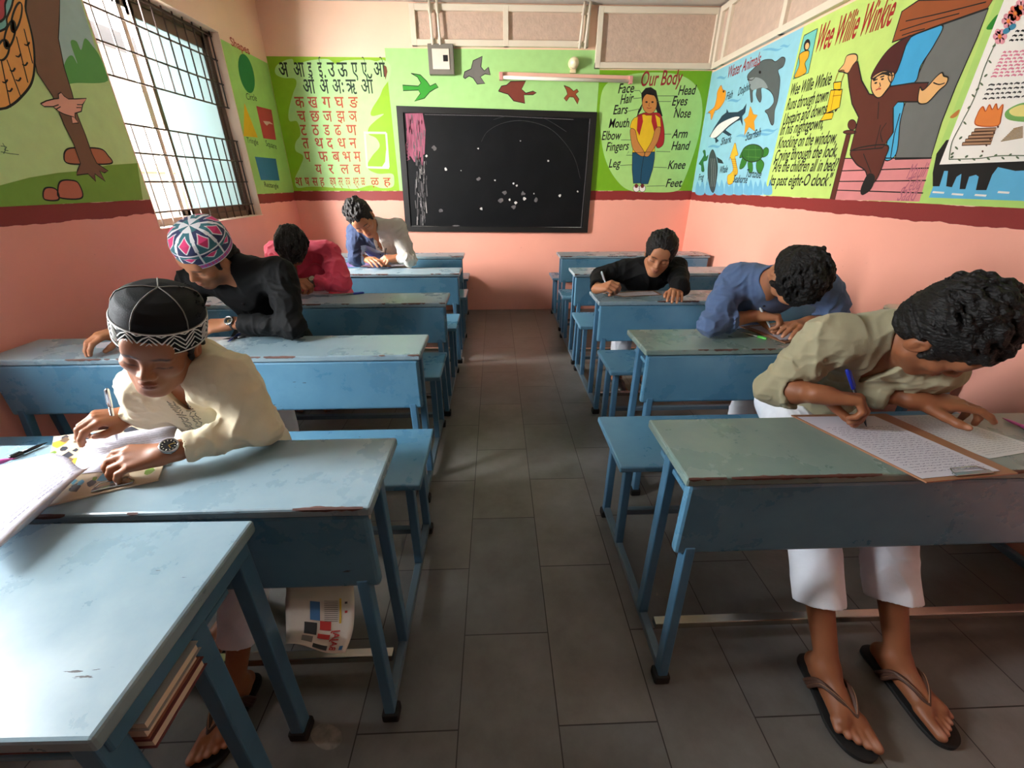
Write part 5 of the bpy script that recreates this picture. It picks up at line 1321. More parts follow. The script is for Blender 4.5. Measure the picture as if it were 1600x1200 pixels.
# the student in the blue shirt
P[6] = person('person in a blue buttoned shirt with head down on a clipboard', (1.38, 2.34, .605), dp(1206, 440, 1.86), dp(1242, 432, 1.64), vv(.10, -.84, .53), vv(-.05, -.54, -.84),
    dp(1150, 436, 1.95), dp(1290, 452, 1.92), onZ(1110, 506, .828), onZ(1310, 498, .835), onZ(1182, 493, .853), onZ(1262, 504, .84),
    dict(d=(.93, -.32, .02), n=(.02, .25, .95), curl=[(.85, .75, .35), (1.05, .85, .45), (1.15, .95, .5), (1.2, 1.0, .6)], thumb=[(.022, .020, -.016), (.050, .030, -.040), (.078, .026, -.062), (.098, .014, -.080)]), dict(d=(-.8, -.5, 0), n=(0, -.2, .97), curl=FLAT),
    SKB, LIP, m_bluek, m_white, h=.004, sleeve=(.45, .6), seed=61, hairkw=dict(nl=170, bulk=1.05, rough=1.2), wamp=.006, vneck=0, long=False, knees=[(1.30, 1.90, .53), (1.54, 1.90, .53)], ankles=[(1.30, 1.90, .085), (1.54, 1.90, .085)])

# ------------------------------------------------------------------ things people wear
from mathutils.bvhtree import BVHTree
def head_M(p, off=(0, 0, 0)):
    c = p['T'](*off)-p['org']
    return Matrix.Translation(Vector(c)) @ Matrix(p['F'].tolist()).to_4x4()
m_capb = cloth('black_cap_cloth', rgb(9, 9, 11), rough=.7, nosheen=True); m_wthr = mat('white_thread', rgb(222, 220, 216), rough=.8); m_pipe = mat('grey_piping', rgb(120, 118, 112), rough=.8)
def cap_pt(rx, ry, th, r, z, cz): return (rx*r*cos(th), -.02*1.0+ry*r*sin(th), z+cz)
CP_ = [(1.0, .026), (1.02, .05), (1.015, .078), (1.0, .086), (.97, .108), (.86, .130), (.62, .146), (.3, .153), (.0, .154)]
def cap_prof(t):
    t = t*(len(CP_)-1); i = min(int(t), len(CP_)-2); f_ = t-i
    return CP_[i][0]*(1-f_)+CP_[i+1][0]*f_, CP_[i][1]*(1-f_)+CP_[i+1][1]*f_
def cap(p, name, s, mats, fun, rx=.094, ry=.114, n=96, m=48):
    M = head_M(p); vs = []; fs = []; mi = []
    for j in range(m+1):
        r, z = cap_prof(j/m)
        for i in range(n): vs.append(M @ Vector(np.array(cap_pt(rx, ry, 2*pi*i/n, max(r, .002), z, 0))*s))
    t = MB()
    for j in range(m):
        for i in range(n):
            fs.append((j*n+i, j*n+(i+1) % n, (j+1)*n+(i+1) % n, (j+1)*n+i)); mi.append(fun((i+.5)/n, (j+.5)/m))
    me = bpy.data.meshes.new(name); me.from_pydata([tuple(v) for v in vs], [], fs)
    for q in mats: me.materials.append(q)
    me.polygons.foreach_set('material_index', mi); me.polygons.foreach_set('use_smooth', [True]*len(fs))
    sol = link(name, me, p['body']); md = sol.modifiers.new('cloth', 'SOLIDIFY'); md.thickness = .003; md.offset = -1
    return sol
def on_cap(p, s, u, v, lift=.0012, rx=.094, ry=.114):
    r, z = cap_prof(v); th = 2*pi*u
    q = np.array(cap_pt(rx, ry, th, r, z, 0)); q = q*(1+lift/.1)
    return np.array((head_M(p) @ Vector(q*s))[:])
p1 = P[1]; s1 = p1['hs']
c1 = cap(p1, 'cap', s1, [m_capb], lambda u, v: 0); c1['label'] = 'black embroidered cap with a white zigzag band'
t = MB(); NB = 13
VB = lambda w: (.01+w*.34)   # band: share of the profile
def stroke(pts, r): t.tube([on_cap(p1, s1, u, VB(w)) for u, w in pts], r, m_wthr, 5)
stroke([(i/96, .02) for i in range(97)], .0016); stroke([(i/96, .98) for i in range(97)], .0018)
for i in range(NB):
    u = i/NB; d_ = 1/NB
    for k_ in range(3):   # nested chevrons that lock into one another
        w_ = .12+.17*k_
        stroke([(u, w_), (u+d_*.25, w_+.19), (u+d_*.5, w_+.38), (u+d_*.75, w_+.19), (u+d_, w_)], .0015)
    stroke([(u+d_*.30, .12), (u+d_*.5, .28), (u+d_*.70, .12)], .0013); stroke([(u-d_*.20, .90), (u, .72), (u+d_*.20, .90)], .0013)
t.build('band_embroidery', c1)
t = MB()
for u0 in (.02, .21, .40, .60, .81): t.tube([on_cap(p1, s1, u0, .37+.625*i/14) for i in range(15)], .0014, m_pipe, 5)
t.tube([on_cap(p1, s1, i/64, .37) for i in range(65)], .0012, m_pipe, 5)
t.build('piping', c1)
t = MB(); m_dot = mat('eyelet_thread', rgb(6, 6, 7), rough=.9)
for u, v in ((.62, .55), (.66, .68), (.56, .66), (.60, .8), (.70, .52), (.53, .52), (.5, .62), (.46, .5)):
    for a in range(5):
        q = on_cap(p1, s1, u+.012*cos(a*1.256), v+.028*sin(a*1.256), .001); t.tube([q, q+V(0, .001, .001)], .0022, m_dot, 6)
t.build('eyelets', c1)
p2 = P[2]; s2 = p2['hs']
cm = [cloth('cap_white', rgb(214, 214, 218)), cloth('cap_pink', rgb(206, 60, 112)), cloth('cap_teal', rgb(58, 108, 118)), cloth('cap_navy', rgb(52, 58, 92)), cloth('cap_violet', rgb(160, 96, 160))]
def f2(u, v):
    a = u*8 % 1.0; k_ = int(u*8)
    if v < .025 or .105 < v < .13 or .40 < v < .43: return 0
    if v < .105: return 4 if (u*48 % 1) < .72 else 1
    if v < .40:
        w = (v-.13)/.27; dd = abs(a-.5)*2.0+abs(w-.5)*2
        if dd < .55: return 1
        if dd < .68: return 0
        if a < .06 or a > .94: return 0
        return 2 if (k_+(w > .5)) % 2 else 3
    w = (v-.43)/.57; a8 = abs(a-.5)*2
    if a8 > .90-w*.25: return 0
    if abs(w-.35)*2.2+a8*1.0 < .55: return 1
    if abs(w-.35)*2.2+a8*1.0 < .68: return 0
    if w > .72: return 2 if k_ % 2 else 0
    return 3 if (w < .35) == (k_ % 2 == 0) else 2
c2 = cap(p2, 'cap', s2, cm, f2, .096, .116, 192, 96); c2['label'] = 'cap with pink, teal and white diamond pattern'

m_steel = mat('watch_steel', rgb(170, 170, 172), rough=.25, metal=1.0); m_dial = mat('watch_dial', rgb(16, 16, 20), rough=.2); m_strap = mat('black_strap', rgb(22, 22, 24), rough=.5); m_lume = mat('watch_marks', rgb(225, 220, 190), rough=.4); m_gold = mat('gold_hands', rgb(200, 165, 70), rough=.3, metal=.6)
def watch(p, a, b, n, r, R, strap, dial=m_dial, bezel=m_steel):
    """round the wrist between points a (wrist) and b (elbow side); n: the way the dial faces"""
    a = np.asarray(a, float)-p['org']; b = np.asarray(b, float)-p['org']
    ax = nrm(b-a); n = np.asarray(n, float); n = nrm(n-ax*(n@ax)); s_ = np.cross(ax, n)
    M = Matrix(((s_[0], ax[0], n[0], a[0]), (s_[1], ax[1], n[1], a[1]), (s_[2], ax[2], n[2], a[2]), (0, 0, 0, 1)))
    w = empty('wristwatch'); w.parent = p['body']
    t = MB(); N_ = 28
    for k_ in range(N_):
        a0, a1 = 2*pi*k_/N_, 2*pi*(k_+1)/N_
        if abs(((a0+a1)/2-pi/2)) < .35: continue
        q = [(R*cos(x), R*sin(x)) for x in (a0+.01, a1-.01)]
        wd = .009
        vs = [(q[0][0], -wd, q[0][1]), (q[1][0], -wd, q[1][1]), (q[1][0], wd, q[1][1]), (q[0][0], wd, q[0][1])]
        vs += [(x*1.09, y, z*1.09) for x, y, z in vs]
        t.add([M @ Vector(v) for v in vs], [(0, 1, 2, 3), (7, 6, 5, 4), (0, 4, 5, 1), (1, 5, 6, 2), (2, 6, 7, 3), (3, 7, 4, 0)], strap)
    t.build('watch_strap', w)
    t = MB(); Mz = M @ Matrix.Translation((0, 0, R-.001))
    t.lathe([(0, 0), (r*.96, 0), (r, .003), (r, .008), (r*.84, .0105), (r*.80, .0092), (0, .0092)], bezel, Mz, 32); t.tube([Mz @ Vector((r*.98, 0, .005)), Mz @ Vector((r*1.12, 0, .005))], .0022, bezel, 8)
    t.build('watch_case', w)
    t = MB(); t.lathe([(0, .0095), (r*.79, .0095), (r*.79, .0091)], dial, Mz, 32, False); d = t.build('dial', w)
    t = MB()
    for k_ in range(12):
        c, s__ = cos(k_*pi/6), sin(k_*pi/6); t.bar(Mz @ Vector((c*r*.56, s__*r*.56, .0098)), Mz @ Vector((c*r*.70, s__*r*.70, .0098)), r*.09, .0004, m_lume, 0)
    t.bar(Mz @ Vector((0, 0, .0100)), Mz @ Vector((r*.42, r*.12, .0100)), r*.10, .0005, m_gold, 0); t.bar(Mz @ Vector((0, 0, .0101)), Mz @ Vector((-r*.1, r*.62, .0101)), r*.07, .0005, m_gold, 0)
    t.build('hands_and_marks', w)
    return w
wl1 = onZ(262, 707, .822); el1 = onZ(412, 668, .815)
w = watch(p1, lerp(wl1, el1, .04), el1, (-.05, -.62, .78), .0205, .0235, m_steel); w['label'] = 'steel wristwatch with black dial'
wl2 = onZ(362, 505, .834); el2 = onZ(458, 511, .825)
watch(p2, lerp(wl2, el2, .03), el2, (-.1, -.75, .65), .021, .028, m_strap, bezel=m_steel)
wl3 = onZ(486, 440, .836); el3 = onZ(536, 443, .825)
watch(P[3], lerp(wl3, el3, .10), el3, (0, -.7, .7), .022, .032, m_strap, mat('pale_dial', rgb(190, 180, 160), rough=.3))

m_sole = mat('black_sole', rgb(20, 19, 19), rough=.75, bump=.2, bscale=90); m_thong = mat('brown_leather_thong', rgb(78, 50, 38), rough=.55, bump=.2, bscale=120); m_stit = mat('pale_stitching', rgb(150, 112, 84), rough=.7)
def sandal(p, i, fd, s=1.0, col=m_thong):
    A = p['ankles'][i]; fd = nrm(V(fd[0], fd[1], 0)); sx = np.cross(V(0, 0, 1), fd); B = V(A[0], A[1], 0)-p['org']; fz = A[2]-.08
    big = -1 if i == 0 else 1; inner = 1 if sx[0]*big < 0 else -1
    L = lambda a, b, z: B+fd*a*s+sx*b*s*inner+V(0, 0, z)
    prof = [(-.078, 0), (-.074, .020), (-.058, .033), (-.02, .036), (.03, .036), (.08, .043), (.12, .048), (.16, .050), (.19, .044), (.205, .028), (.210, .008), (.204, -.016), (.184, -.038), (.15, -.050), (.11, -.052), (.06, -.042), (.0, -.036), (-.05, -.033), (-.072, -.020)]
    pts = spline([(a, b, 0) for a, b in prof], 3)
    t = MB(); n = len(pts); top = max(fz-.001, .008)
    vs = [L(q[0], q[1], .0005) for q in pts]+[L(q[0]*1.0, q[1]*1.04, top*.6) for q in pts]+[L(q[0], q[1], top) for q in pts]
    fs = [tuple(range(n-1, -1, -1)), tuple(range(2*n, 3*n))]+[(k*n+j, k*n+(j+1) % n, (k+1)*n+(j+1) % n, (k+1)*n+j) for k in (0, 1) for j in range(n)]
    if inner < 0: fs = [f_[::-1] for f_ in fs]
    t.add(vs, fs, m_sole); so = t.build('sandal', p['body'])
    t = MB(); g = L(.145, .017, top+.004)
    for b in (-1, 1):
        for dd in (0, .010, .020):
            e0 = L(.026-dd, b*.047, top); m1 = L(.052-dd*.8, b*.040, top+.052); m2 = L(.092-dd*.4, b*.022+.008, top+.058); m3 = L(.128, .016, top+.040)
            t.tube(spline([e0, m1, m2, m3], 5, False), .0058, col, 8)
    t.tube([L(.120, .016, top+.046), L(.140, .017, top+.028), g], [.007, .006, .004], col, 8)
    t.build('strap', so)
    t = MB()
    for b in (-1, 1): t.tube(spline([L(.024, b*.049, top+.006), L(.050, b*.0425, top+.058), L(.090, b*.0235+.008, top+.0645), L(.126, .016, top+.047)], 5, False), .0012, m_stit, 5)
    t.build('stitching', so)
    return so
f7 = [onZ(1352, 1165, 0)-onZ(1266, 1022, 0), onZ(1490, 1160, 0)-onZ(1366, 1022, 0)]
for i in (0, 1): sandal(P[7], i, f7[i])['label'] = 'black soled flip-flop with brown straps'
m_th2 = mat('dark_brown_leather', rgb(58, 34, 26), rough=.5)
sandal(p1, 0, (-.1, -1, 0), .88, m_th2); sandal(p1, 1, (-.08, -1, 0), .88, m_th2)
# black shoes of the boy in black
for i in (0, 1):
    A = P[5]['ankles'][i]; sd = SDF(); B = V(A[0], A[1], 0); fz = A[2]-.08
    sd.cap(B+V(0, .035, .036+fz), B+V(0, -.06, .040+fz), .042, .040, .02); sd.cap(B+V(0, -.06, .036+fz), B+V(0, -.155, .028+fz), .042, .034, .02)
    sd.cap(B+V(0, .0, .05+fz), B+V(0, .0, .14+fz), .030, .034, .004, 's'); sd.halfspace(B+V(0, 0, .002), (0, 0, -1), (B, .4))
    mesh_obj('shoe', sd.mesh(.005, 1), P[5]['body'], [mat('black_shoe_leather', rgb(16, 15, 15), rough=.35)], P[5]['org'])

# buttons down shirt fronts
def front_pts(p, names, offs, side=0.0):
    sh = [c for c in p['body'].children if c.name.split('.')[0] == 'shirt'][0]
    bv = BVHTree.FromPolygons([v.co[:] for v in sh.data.vertices], [q.vertices[:] for q in sh.data.polygons])
    out = []
    for o_ in offs:
        q = p['nb']-p['up']*o_+p['fwd']*.35-p['org']+p['R'][:, 0]*side
        hit = bv.ray_cast(Vector(q), Vector(-p['fwd']))
        if hit[0] is not None: out.append((np.array(hit[0][:]), np.array(hit[1][:])))
    return out
for k_, m_, offs in ((6, mat('navy_button', rgb(24, 28, 40), rough=.3), (.09, .16, .23)), (4, mat('dark_button', rgb(30, 30, 34), rough=.3), (.12, .20)), (2, mat('black_button', rgb(12, 12, 14), rough=.3), (.12, .19)), (3, mat('pink_button', rgb(170, 50, 76), rough=.3), (.10, .17))):
    for q, n_ in front_pts(P[k_], 0, offs):
        t = MB(); a = np.cross(n_, V(0, 0, 1)); a = nrm(a); b_ = np.cross(n_, a)
        M = Matrix(((a[0], b_[0], n_[0], q[0]), (a[1], b_[1], n_[1], q[1]), (a[2], b_[2], n_[2], q[2]), (0, 0, 0, 1)))
        t.lathe([(0, -.001), (.0058, -.001), (.006, .002), (.004, .0026), (0, .002)], m_, M, 14); t.build('button', P[k_]['body'])
# embroidery on the cream kurta
t = MB(); m_emb = mat('grey_embroidery', rgb(150, 146, 132), rough=.8); rr_ = random.Random(5)
for side in (-.022, -.010, .010, .022):
    for q, n_ in front_pts(p1, 0, [.05+.012*i for i in range(14)], side):
        a = nrm(np.cross(n_, V(0, 0, 1))); b_ = np.cross(n_, a); an = rr_.uniform(0, pi)
        e_ = (a*cos(an)+b_*sin(an))*.006; t.tube([q+n_*.0006-e_, q+n_*.0016, q+n_*.0006+e_], .0013, m_emb, 5)
t.build('embroidery', p1['body'])

# ------------------------------------------------------------------ things on the desks
m_sheet = mat('white_paper', rgb(202, 199, 210), rough=.75, var=.02); m_sheet2 = mat('printed_paper', rgb(206, 204, 204), rough=.75, var=.04); m_hard = mat('brown_hardboard', rgb(150, 104, 74), rough=.45, var=.08, vscale=30); m_ink = mat('blue_black_ink', rgb(74, 70, 104), rough=.8); m_prt = mat('print_black', rgb(84, 82, 86), rough=.8)
class Sheet:
    """a sheet or board given by four corners (far left, far right, near right, near left)"""
    def __init__(s, c, z, th=.0006): s.c = [onZ(x, y, z) for x, y in c]; s.z = z; s.th = th
    def at(s, u, v, dz=0): a, b, c, d = s.c; return (a*(1-u)+b*u)*(1-v)+(d*(1-u)+c*u)*v+V(0, 0, dz)
    def slab(s, t, m, o, th=None, e=0.0):
        th = th or s.th
        P_ = [s.at(e, e), s.at(1-e, e), s.at(1-e, 1-e), s.at(e, 1-e)]
        t.add([q-o+V(0, 0, k) for k in (0, th) for q in P_], [(0, 1, 2, 3), (7, 6, 5, 4), (0, 4, 5, 1), (1, 5, 6, 2), (2, 6, 7, 3), (3, 7, 4, 0)], m)
    def writing(s, t, m, o, rows, v0, v1, u0=.07, u1=.93, w=.0011, amp=.004, seed=1, fill=.85, last=1.0):
        r = random.Random(seed)
        for i in range(rows):
            v = v0+(v1-v0)*i/max(rows-1, 1); u = u0+r.uniform(0, .03)
            ue = u1 if i < rows-1 else u0+(u1-u0)*last
            while u < ue:
                L = r.uniform(.03, .10); P_ = []
                n = 5
                for k in range(n+1): P_.append(s.at(min(u+L*k/n, ue), v+r.uniform(-amp, amp), s.th+.0004)-o)
                vs = []; 
                for k, q in enumerate(P_):
                    d = s.c[3]-s.c[0]; d = nrm(d)*w/2; vs += [q-d, q+d]
                t.add(vs, [(2*k, 2*k+1, 2*k+3, 2*k+2) for k in range(n)], m)
                u += L+r.uniform(.012, .03)
def clipboard(name, label, corners, z, m=m_hard, clip=True, th=.004, clipside='near', clu=(.35, .75)):
    b = Sheet(corners, z); o = b.at(.5, .5); e = empty(name, tuple(o)); tag(e, label, 'clipboard')
    t = MB(); b.slab(t, m, o, th); t.build('board', e)
    if clip:
        t = MB(); v = .965; a, c = b.at(clu[0], v, th+.004)-o, b.at(clu[1], v, th+.004)-o
        t.bar(a, c, .012, .004, m_steel, .001); a2, c2_ = b.at(clu[0]+.06, v-.06, th+.007)-o, b.at(clu[1]-.06, v-.06, th+.007)-o
        t.tube([a, a2, c2_, c], .0016, m_steel, 6); t.build('clip', e)
    return e, b
def paper(name, label, corners, z, m=m_sheet, cat='paper', rows=0, ink=m_ink, group=None, **k):
    b = Sheet(corners, z); o = b.at(.5, .5); e = empty(name, tuple(o)); tag(e, label, cat, group)
    t = MB(); b.slab(t, m, o); t.build('sheet', e)
    if rows:
        t = MB(); b.writing(t, ink, o, rows, **k); t.build('writing', e)
    return e
# olive shirted student's desk
ZT = HD+.0008
clipboard('clipboard', 'brown clipboard with a written sheet under the olive shirted student\'s right hand', [(1236, 650), (1384, 648), (1590, 741), (1447, 755)], ZT)
paper('answer_sheet', 'white answer sheet full of handwriting on the brown clipboard', [(1246, 651.5), (1366, 650), (1563, 736), (1441, 748)], ZT+.0045, rows=22, v0=.22, v1=.93, amp=.005, seed=3, w=.0013)
paper('question_paper', 'grey printed question paper under the olive shirted student\'s left hand', [(1374, 651), (1470, 648), (1632, 702), (1545, 717)], ZT, m_sheet2, rows=24, ink=m_prt, v0=.06, v1=.94, amp=.0015, seed=5, w=.0009)
m_bpen = mat('black_pen_barrel', rgb(22, 22, 26), rough=.3); m_bcap = mat('blue_pen_cap', rgb(26, 44, 150), rough=.3); m_spen = mat('silver_pen', rgb(190, 190, 196), rough=.2, metal=.9); m_wpen = mat('white_pen_barrel', rgb(206, 222, 232), rough=.3); m_gcap = mat('green_pen_cap', rgb(90, 190, 80), rough=.3); m_clear = mat('clear_pen_barrel', rgb(214, 222, 216), rough=.15, trans=.6); m_pinkp = mat('pink_pen_barrel', rgb(206, 90, 160), rough=.3)
def pen(label, tip, top, m, mc=None, L=None, r=.0045, capside=True):
    tip = np.asarray(tip, float); top = np.asarray(top, float)
    if L: top = tip+nrm(top-tip)*L
    e = empty('pen', tuple(tip)); tag(e, label, 'pen'); d = top-tip; u = nrm(d); L = np.linalg.norm(d)
    t = MB(); t.tube([u*0, u*.004, u*.018, u*.024, u*(L*.66)], [.0006, .0012, r*.8, r, r], m, 12); t.build('barrel', e)
    t = MB(); t.tube([u*(L*.66), u*(L*.665), u*(L-.004), u*L], [r*1.0, r*1.18, r*1.12, r*.7], mc or m, 12)
    a = np.cross(u, (0, 0, 1.0)); a = nrm(a) if np.linalg.norm(a) > .01 else V(1, 0, 0)
    b_ = np.cross(a, u); b_ = b_ if b_ @ (-FW) > 0 else -b_
    t.bar(u*(L*.70)+b_*r*1.5, u*(L*.97)+b_*r*1.5, .003, .0012, mc or m, .0003); t.build('pen_cap', e)
    return e
def pen_to(tip, px, L, lean=0.0):
    """the far end of a pen of length L seen towards px, leaning over towards the writer"""
    best = None
    for k in range(400):
        d = (tip-CP)@FW-.15+.0015*k; q = dp(px[0], px[1], d)
        e = np.linalg.norm(q-tip)   # leaning neither towards nor away from the viewer
        if best is None or e < best[0]: best = (e, q)
    q = best[1]; return q if not lean else dp(px[0], px[1], (q-CP) @ FW-lean)
tp = onZ(1354, 667, ZT+.0055); pen('black pen with blue top held by the olive shirted student', tp, pen_to(tp, (1323, 577), .15, .05), m_bpen, m_bcap, r=.0048)
pen('pinkish pen lying at the wall end of the nearest right desk', onZ(1566, 653, HD+.006), onZ(1612, 672, HD+.006), m_pinkp)
# cream clad boy's desk
def quadpatch(t, b, o, pts, m, dz): t.add([b.at(u, v, dz)-o for u, v in pts], [tuple(range(len(pts)))], m)
e, b = clipboard('clipboard', 'clipboard printed with a colourful picture under the cream clad boy\'s papers', [(85, 684), (280, 657), (248, 751), (62, 795)], ZT, mat('board_beige', rgb(206, 186, 158), rough=.3, var=.05), clu=(.42, .78))
t = MB(); o = b.at(.5, .5); rr_ = random.Random(8); cols = [rgb(120, 150, 60), rgb(226, 160, 60), rgb(120, 96, 76), rgb(90, 90, 100), rgb(200, 190, 170), rgb(110, 170, 200), rgb(170, 120, 90), rgb(60, 60, 70)]
pm = [mat('board_print_%s' % n, c_, rough=.3, var=.1, vscale=60) for n, c_ in zip(('green', 'orange', 'brown', 'slate', 'cream', 'blue', 'tan', 'ink'), cols)]
for i in range(90):
    u, v = rr_.uniform(.03, .93), rr_.uniform(.03, .9)
    if .28 < v < .62 and u > .3: continue
    n = rr_.randint(4, 7); R_ = rr_.uniform(.02, .06)
    quadpatch(t, b, o, [(u+R_*rr_.uniform(.6, 1.2)*cos(2*pi*k/n), v+R_*1.2*rr_.uniform(.6, 1.2)*sin(2*pi*k/n)) for k in range(n)], pm[rr_.randrange(6) if i % 4 else 7], .0043+i*3e-6)
t.build('printed_picture', e)
paper('answer_sheet', 'white answer sheet beneath the cream clad boy\'s pen', [(131, 688), (278, 661), (262, 726), (112, 742)], ZT+.0052, rows=9, v0=.12, v1=.6, amp=.006, seed=9)
# the loose sheet curling off the board towards the window
G = [[onZ(168, 706, ZT+.010), onZ(66, 800, ZT+.008)], [onZ(150, 722, .795), onZ(20, 838, .792)], [onZ(128, 733, .812), onZ(-30, 868, .806)], [onZ(106, 716, .818), onZ(-80, 812, .81)], [onZ(82, 708, .816), onZ(-130, 768, .80)]]
A_ = spline([g[0] for g in G], 8, False); B_ = spline([g[1] for g in G], 8, False)
o = onZ(60, 770, HD); e = empty('loose_sheet', tuple(o)); tag(e, 'large curling white sheet drooping from the cream clad boy\'s left hand', 'paper')
t = MB(); n = len(A_); K = 14; vs = []
for i in range(n):
    for k in range(K+1): vs.append(A_[i]*(1-k/K)+B_[i]*(k/K)-o+V(0, 0, .006*sin(k/K*pi)))
t.add(vs, [(i*(K+1)+k, i*(K+1)+k+1, (i+1)*(K+1)+k+1, (i+1)*(K+1)+k) for i in range(n-1) for k in range(K)], m_sheet, True)
sh = t.build('sheet', e); md = sh.modifiers.new('thickness', 'SOLIDIFY'); md.thickness = .0006
t = MB(); rr_ = random.Random(4); m_faint = mat('faint_ink', rgb(150, 146, 176), rough=.8)
for i in range(17, n-1):
    for k in range(26):
        f0 = k/26; 
        if rr_.random() < .2: continue
        pa = A_[i]*(1-f0)+B_[i]*f0; f1 = f0+.03; pb = A_[i]*(1-f1)+B_[i]*f1
        hgt = V(0, 0, .006*sin((f0+.015)*pi)+.0012); w_ = (A_[i+1]-A_[i-1]); w_ = nrm(w_)*.0009
        t.add([pa-o+hgt-w_, pa-o+hgt+w_, pb-o+hgt+w_, pb-o+hgt-w_], [(0, 1, 2, 3)], m_faint)
t.build('writing', e)
tp = onZ(183, 688, ZT+.006); pen('silver pen held by the boy in cream', tp, pen_to(tp, (167, 607), .135, .05), m_spen, r=.0045)
pen('black pen lying beyond the colourful clipboard', onZ(74, 691, HD+.006), onZ(14, 716, HD+.006), m_bpen)
pen('pink pen at the window end of the cream clad boy\'s desk', onZ(24, 716, HD+.009), onZ(-30, 728, HD+.009), m_pinkp, r=.0065)
# blue shirted student's desk
clipboard('clipboard', 'brown clipboard under the blue shirted student\'s writing hand', [(1156, 511), (1232, 503), (1306, 524), (1227, 537)], ZT, clip=False)
paper('answer_sheet', 'pale sheet on the blue shirted student\'s clipboard', [(1172, 511), (1232, 504.5), (1297, 522), (1226, 532)], ZT+.0045, rows=9, v0=.15, v1=.9, amp=.006, seed=19)
b = [onZ(1208, 522, .775), onZ(1218, 531, .772), onZ(1284, 523, .775), onZ(1250, 512, .785)]; o = (b[0]+b[2])/2
t = MB(); t.add([b[0]-o, b[1]-o, b[2]-o, b[3]-o], [(0, 1, 2, 3)], m_sheet); e = t.build('lifted_sheet'); e.location = o; md = e.modifiers.new('thickness', 'SOLIDIFY'); md.thickness = .0008
tag(e, 'pale sheet of paper lifted off the blue shirted student\'s clipboard', 'paper')
tp = onZ(1209, 522, ZT+.006); pen('white pen held by the blue shirted student', tp, pen_to(tp, (1187, 480), .14, .07), m_wpen)
pen('clear pen with green ends lying in front of the blue shirted student', onZ(1158, 518.5, HD+.006), onZ(1198, 530, HD+.006), m_clear, m_gcap)
# boy in black's desk
clipboard('clipboard', 'clipboard under the papers of the boy in black', [(942, 458), (1022, 454.5), (1034, 461), (974, 464)], ZT, clip=False)
paper('answer_sheet', 'white sheet on the clipboard of the boy in black', [(950, 458.5), (1020, 455), (1030, 460), (976, 463)], ZT+.0045, rows=6, v0=.15, v1=.9, amp=.006, seed=29)
paper('question_paper', 'white paper under the left hand of the boy in black', [(1034, 456), (1072, 453), (1096, 460), (1036, 461.5)], ZT, rows=6, ink=m_prt, v0=.15, v1=.9, amp=.003, seed=30)
tp = onZ(953, 464, ZT+.006); pen('white pen held upright by the boy in black', tp, pen_to(tp, (940, 424), .14, .06), m_wpen)
# pink shirted student's desk
paper('answer_sheet', 'white sheet beside the pink shirted student\'s watch', [(462, 456), (512, 454), (514, 458), (466, 461)], ZT, rows=4, v0=.2, v1=.85, amp=.006, seed=39)
pen('blue capped pen lying on the pink shirted student\'s desk', onZ(518, 461, HD+.006), onZ(569, 457.5, HD+.006), m_clear, m_bcap, r=.006)
# navy and white shirted student's desk
m_fold = mat('purple_folder', rgb(96, 86, 148), rough=.35)
fo = Sheet([(541, 411), (588, 411), (594, 418.5), (541, 417)], ZT); o = fo.at(.5, .5); t = MB(); fo.slab(t, m_fold, o, .004); e = t.build('folder'); e.location = o; tag(e, 'purple folder under the navy sleeved arm', 'folder')
paper('answer_sheet', 'white sheet beside the purple folder', [(594, 412), (640, 411), (652, 415), (596, 418)], ZT, rows=4, v0=.2, v1=.85, amp=.006, seed=49)
tp = onZ(598, 415, ZT+.003); pen('dark pen held by the student in the navy and white shirt', tp, pen_to(tp, (603, 388), .14, .16), m_bpen)
# man in black kurta's desk
paper('answer_sheet', 'pale sheet under the right hand of the man in the black kurta', [(150, 536), (200, 532), (192, 543), (150, 544)], ZT, rows=3, v0=.2, v1=.85, amp=.006, seed=59)
pen('black pen lying under the watch of the man in black', onZ(348, 530, HD+.006), onZ(384, 526, HD+.006), m_bpen, m_bpen)
pen('blue pen lying beside the black kurta sleeve', onZ(356, 534, HD+.006), onZ(375, 521, HD+.006), m_bcap, m_bcap)
# white tub at the wall end of the blue shirted student's desk
c_ = onZ(1398, 512, HD+.0005)
e = empty('plastic_tub', (min(c_[0], 2.04), c_[1], HD+.0005)); tag(e, 'white plastic tub by the right wall behind the olive shirt', 'tub')
m_tub = mat('white_plastic', rgb(216, 206, 194), rough=.4)
t = MB(); t.lathe([(0, 0), (.06, 0), (.068, .09), (.066, .09), (.058, .004), (0, .004)], m_tub, None, 28); t.build('tub', e)
t = MB(); t.lathe([(.0, .104), (.066, .104), (.072, .100), (.072, .088), (.069, .088)], m_tub, None, 28); t.build('lid', e)

# ------------------------------------------------------------------ newspaper hanging from the boy's lap under the desk
m_news = mat('newsprint', rgb(206, 192, 180), rough=.85, var=.06, vscale=12)
rows_ = [([V(-.66, .99, .612), V(-.44, .99, .612)]), [onY(446, 905, .84), onY(552, 905, .84)], [onY(446, 940, .77), onY(554, 940, .77)], [onY(447, 985, .70), onY(552, 985, .70)], [onY(446, 1006, .665), onY(540, 1022, .655)]]
A_ = spline([r[0] for r in rows_], 6, False); B_ = spline([r[1] for r in rows_], 6, False); n = len(A_); K = 12
o = V(-.55, .80, .5); e = empty('newspaper', tuple(o)); tag(e, 'folded newspaper page hanging below the cream clad boy\'s desk', 'newspaper')
def npt(f, k): 
    x = f*(n-1); i = min(int(x), n-2); g = x-i
    a = A_[i]*(1-g)+A_[i+1]*g; b = B_[i]*(1-g)+B_[i+1]*g
    return a*(1-k)+b*k-o+V(0, 0, .008*sin(k*7)*f)
t = MB(); vs = [npt(i/(n-1), k/K) for i in range(n) for k in range(K+1)]
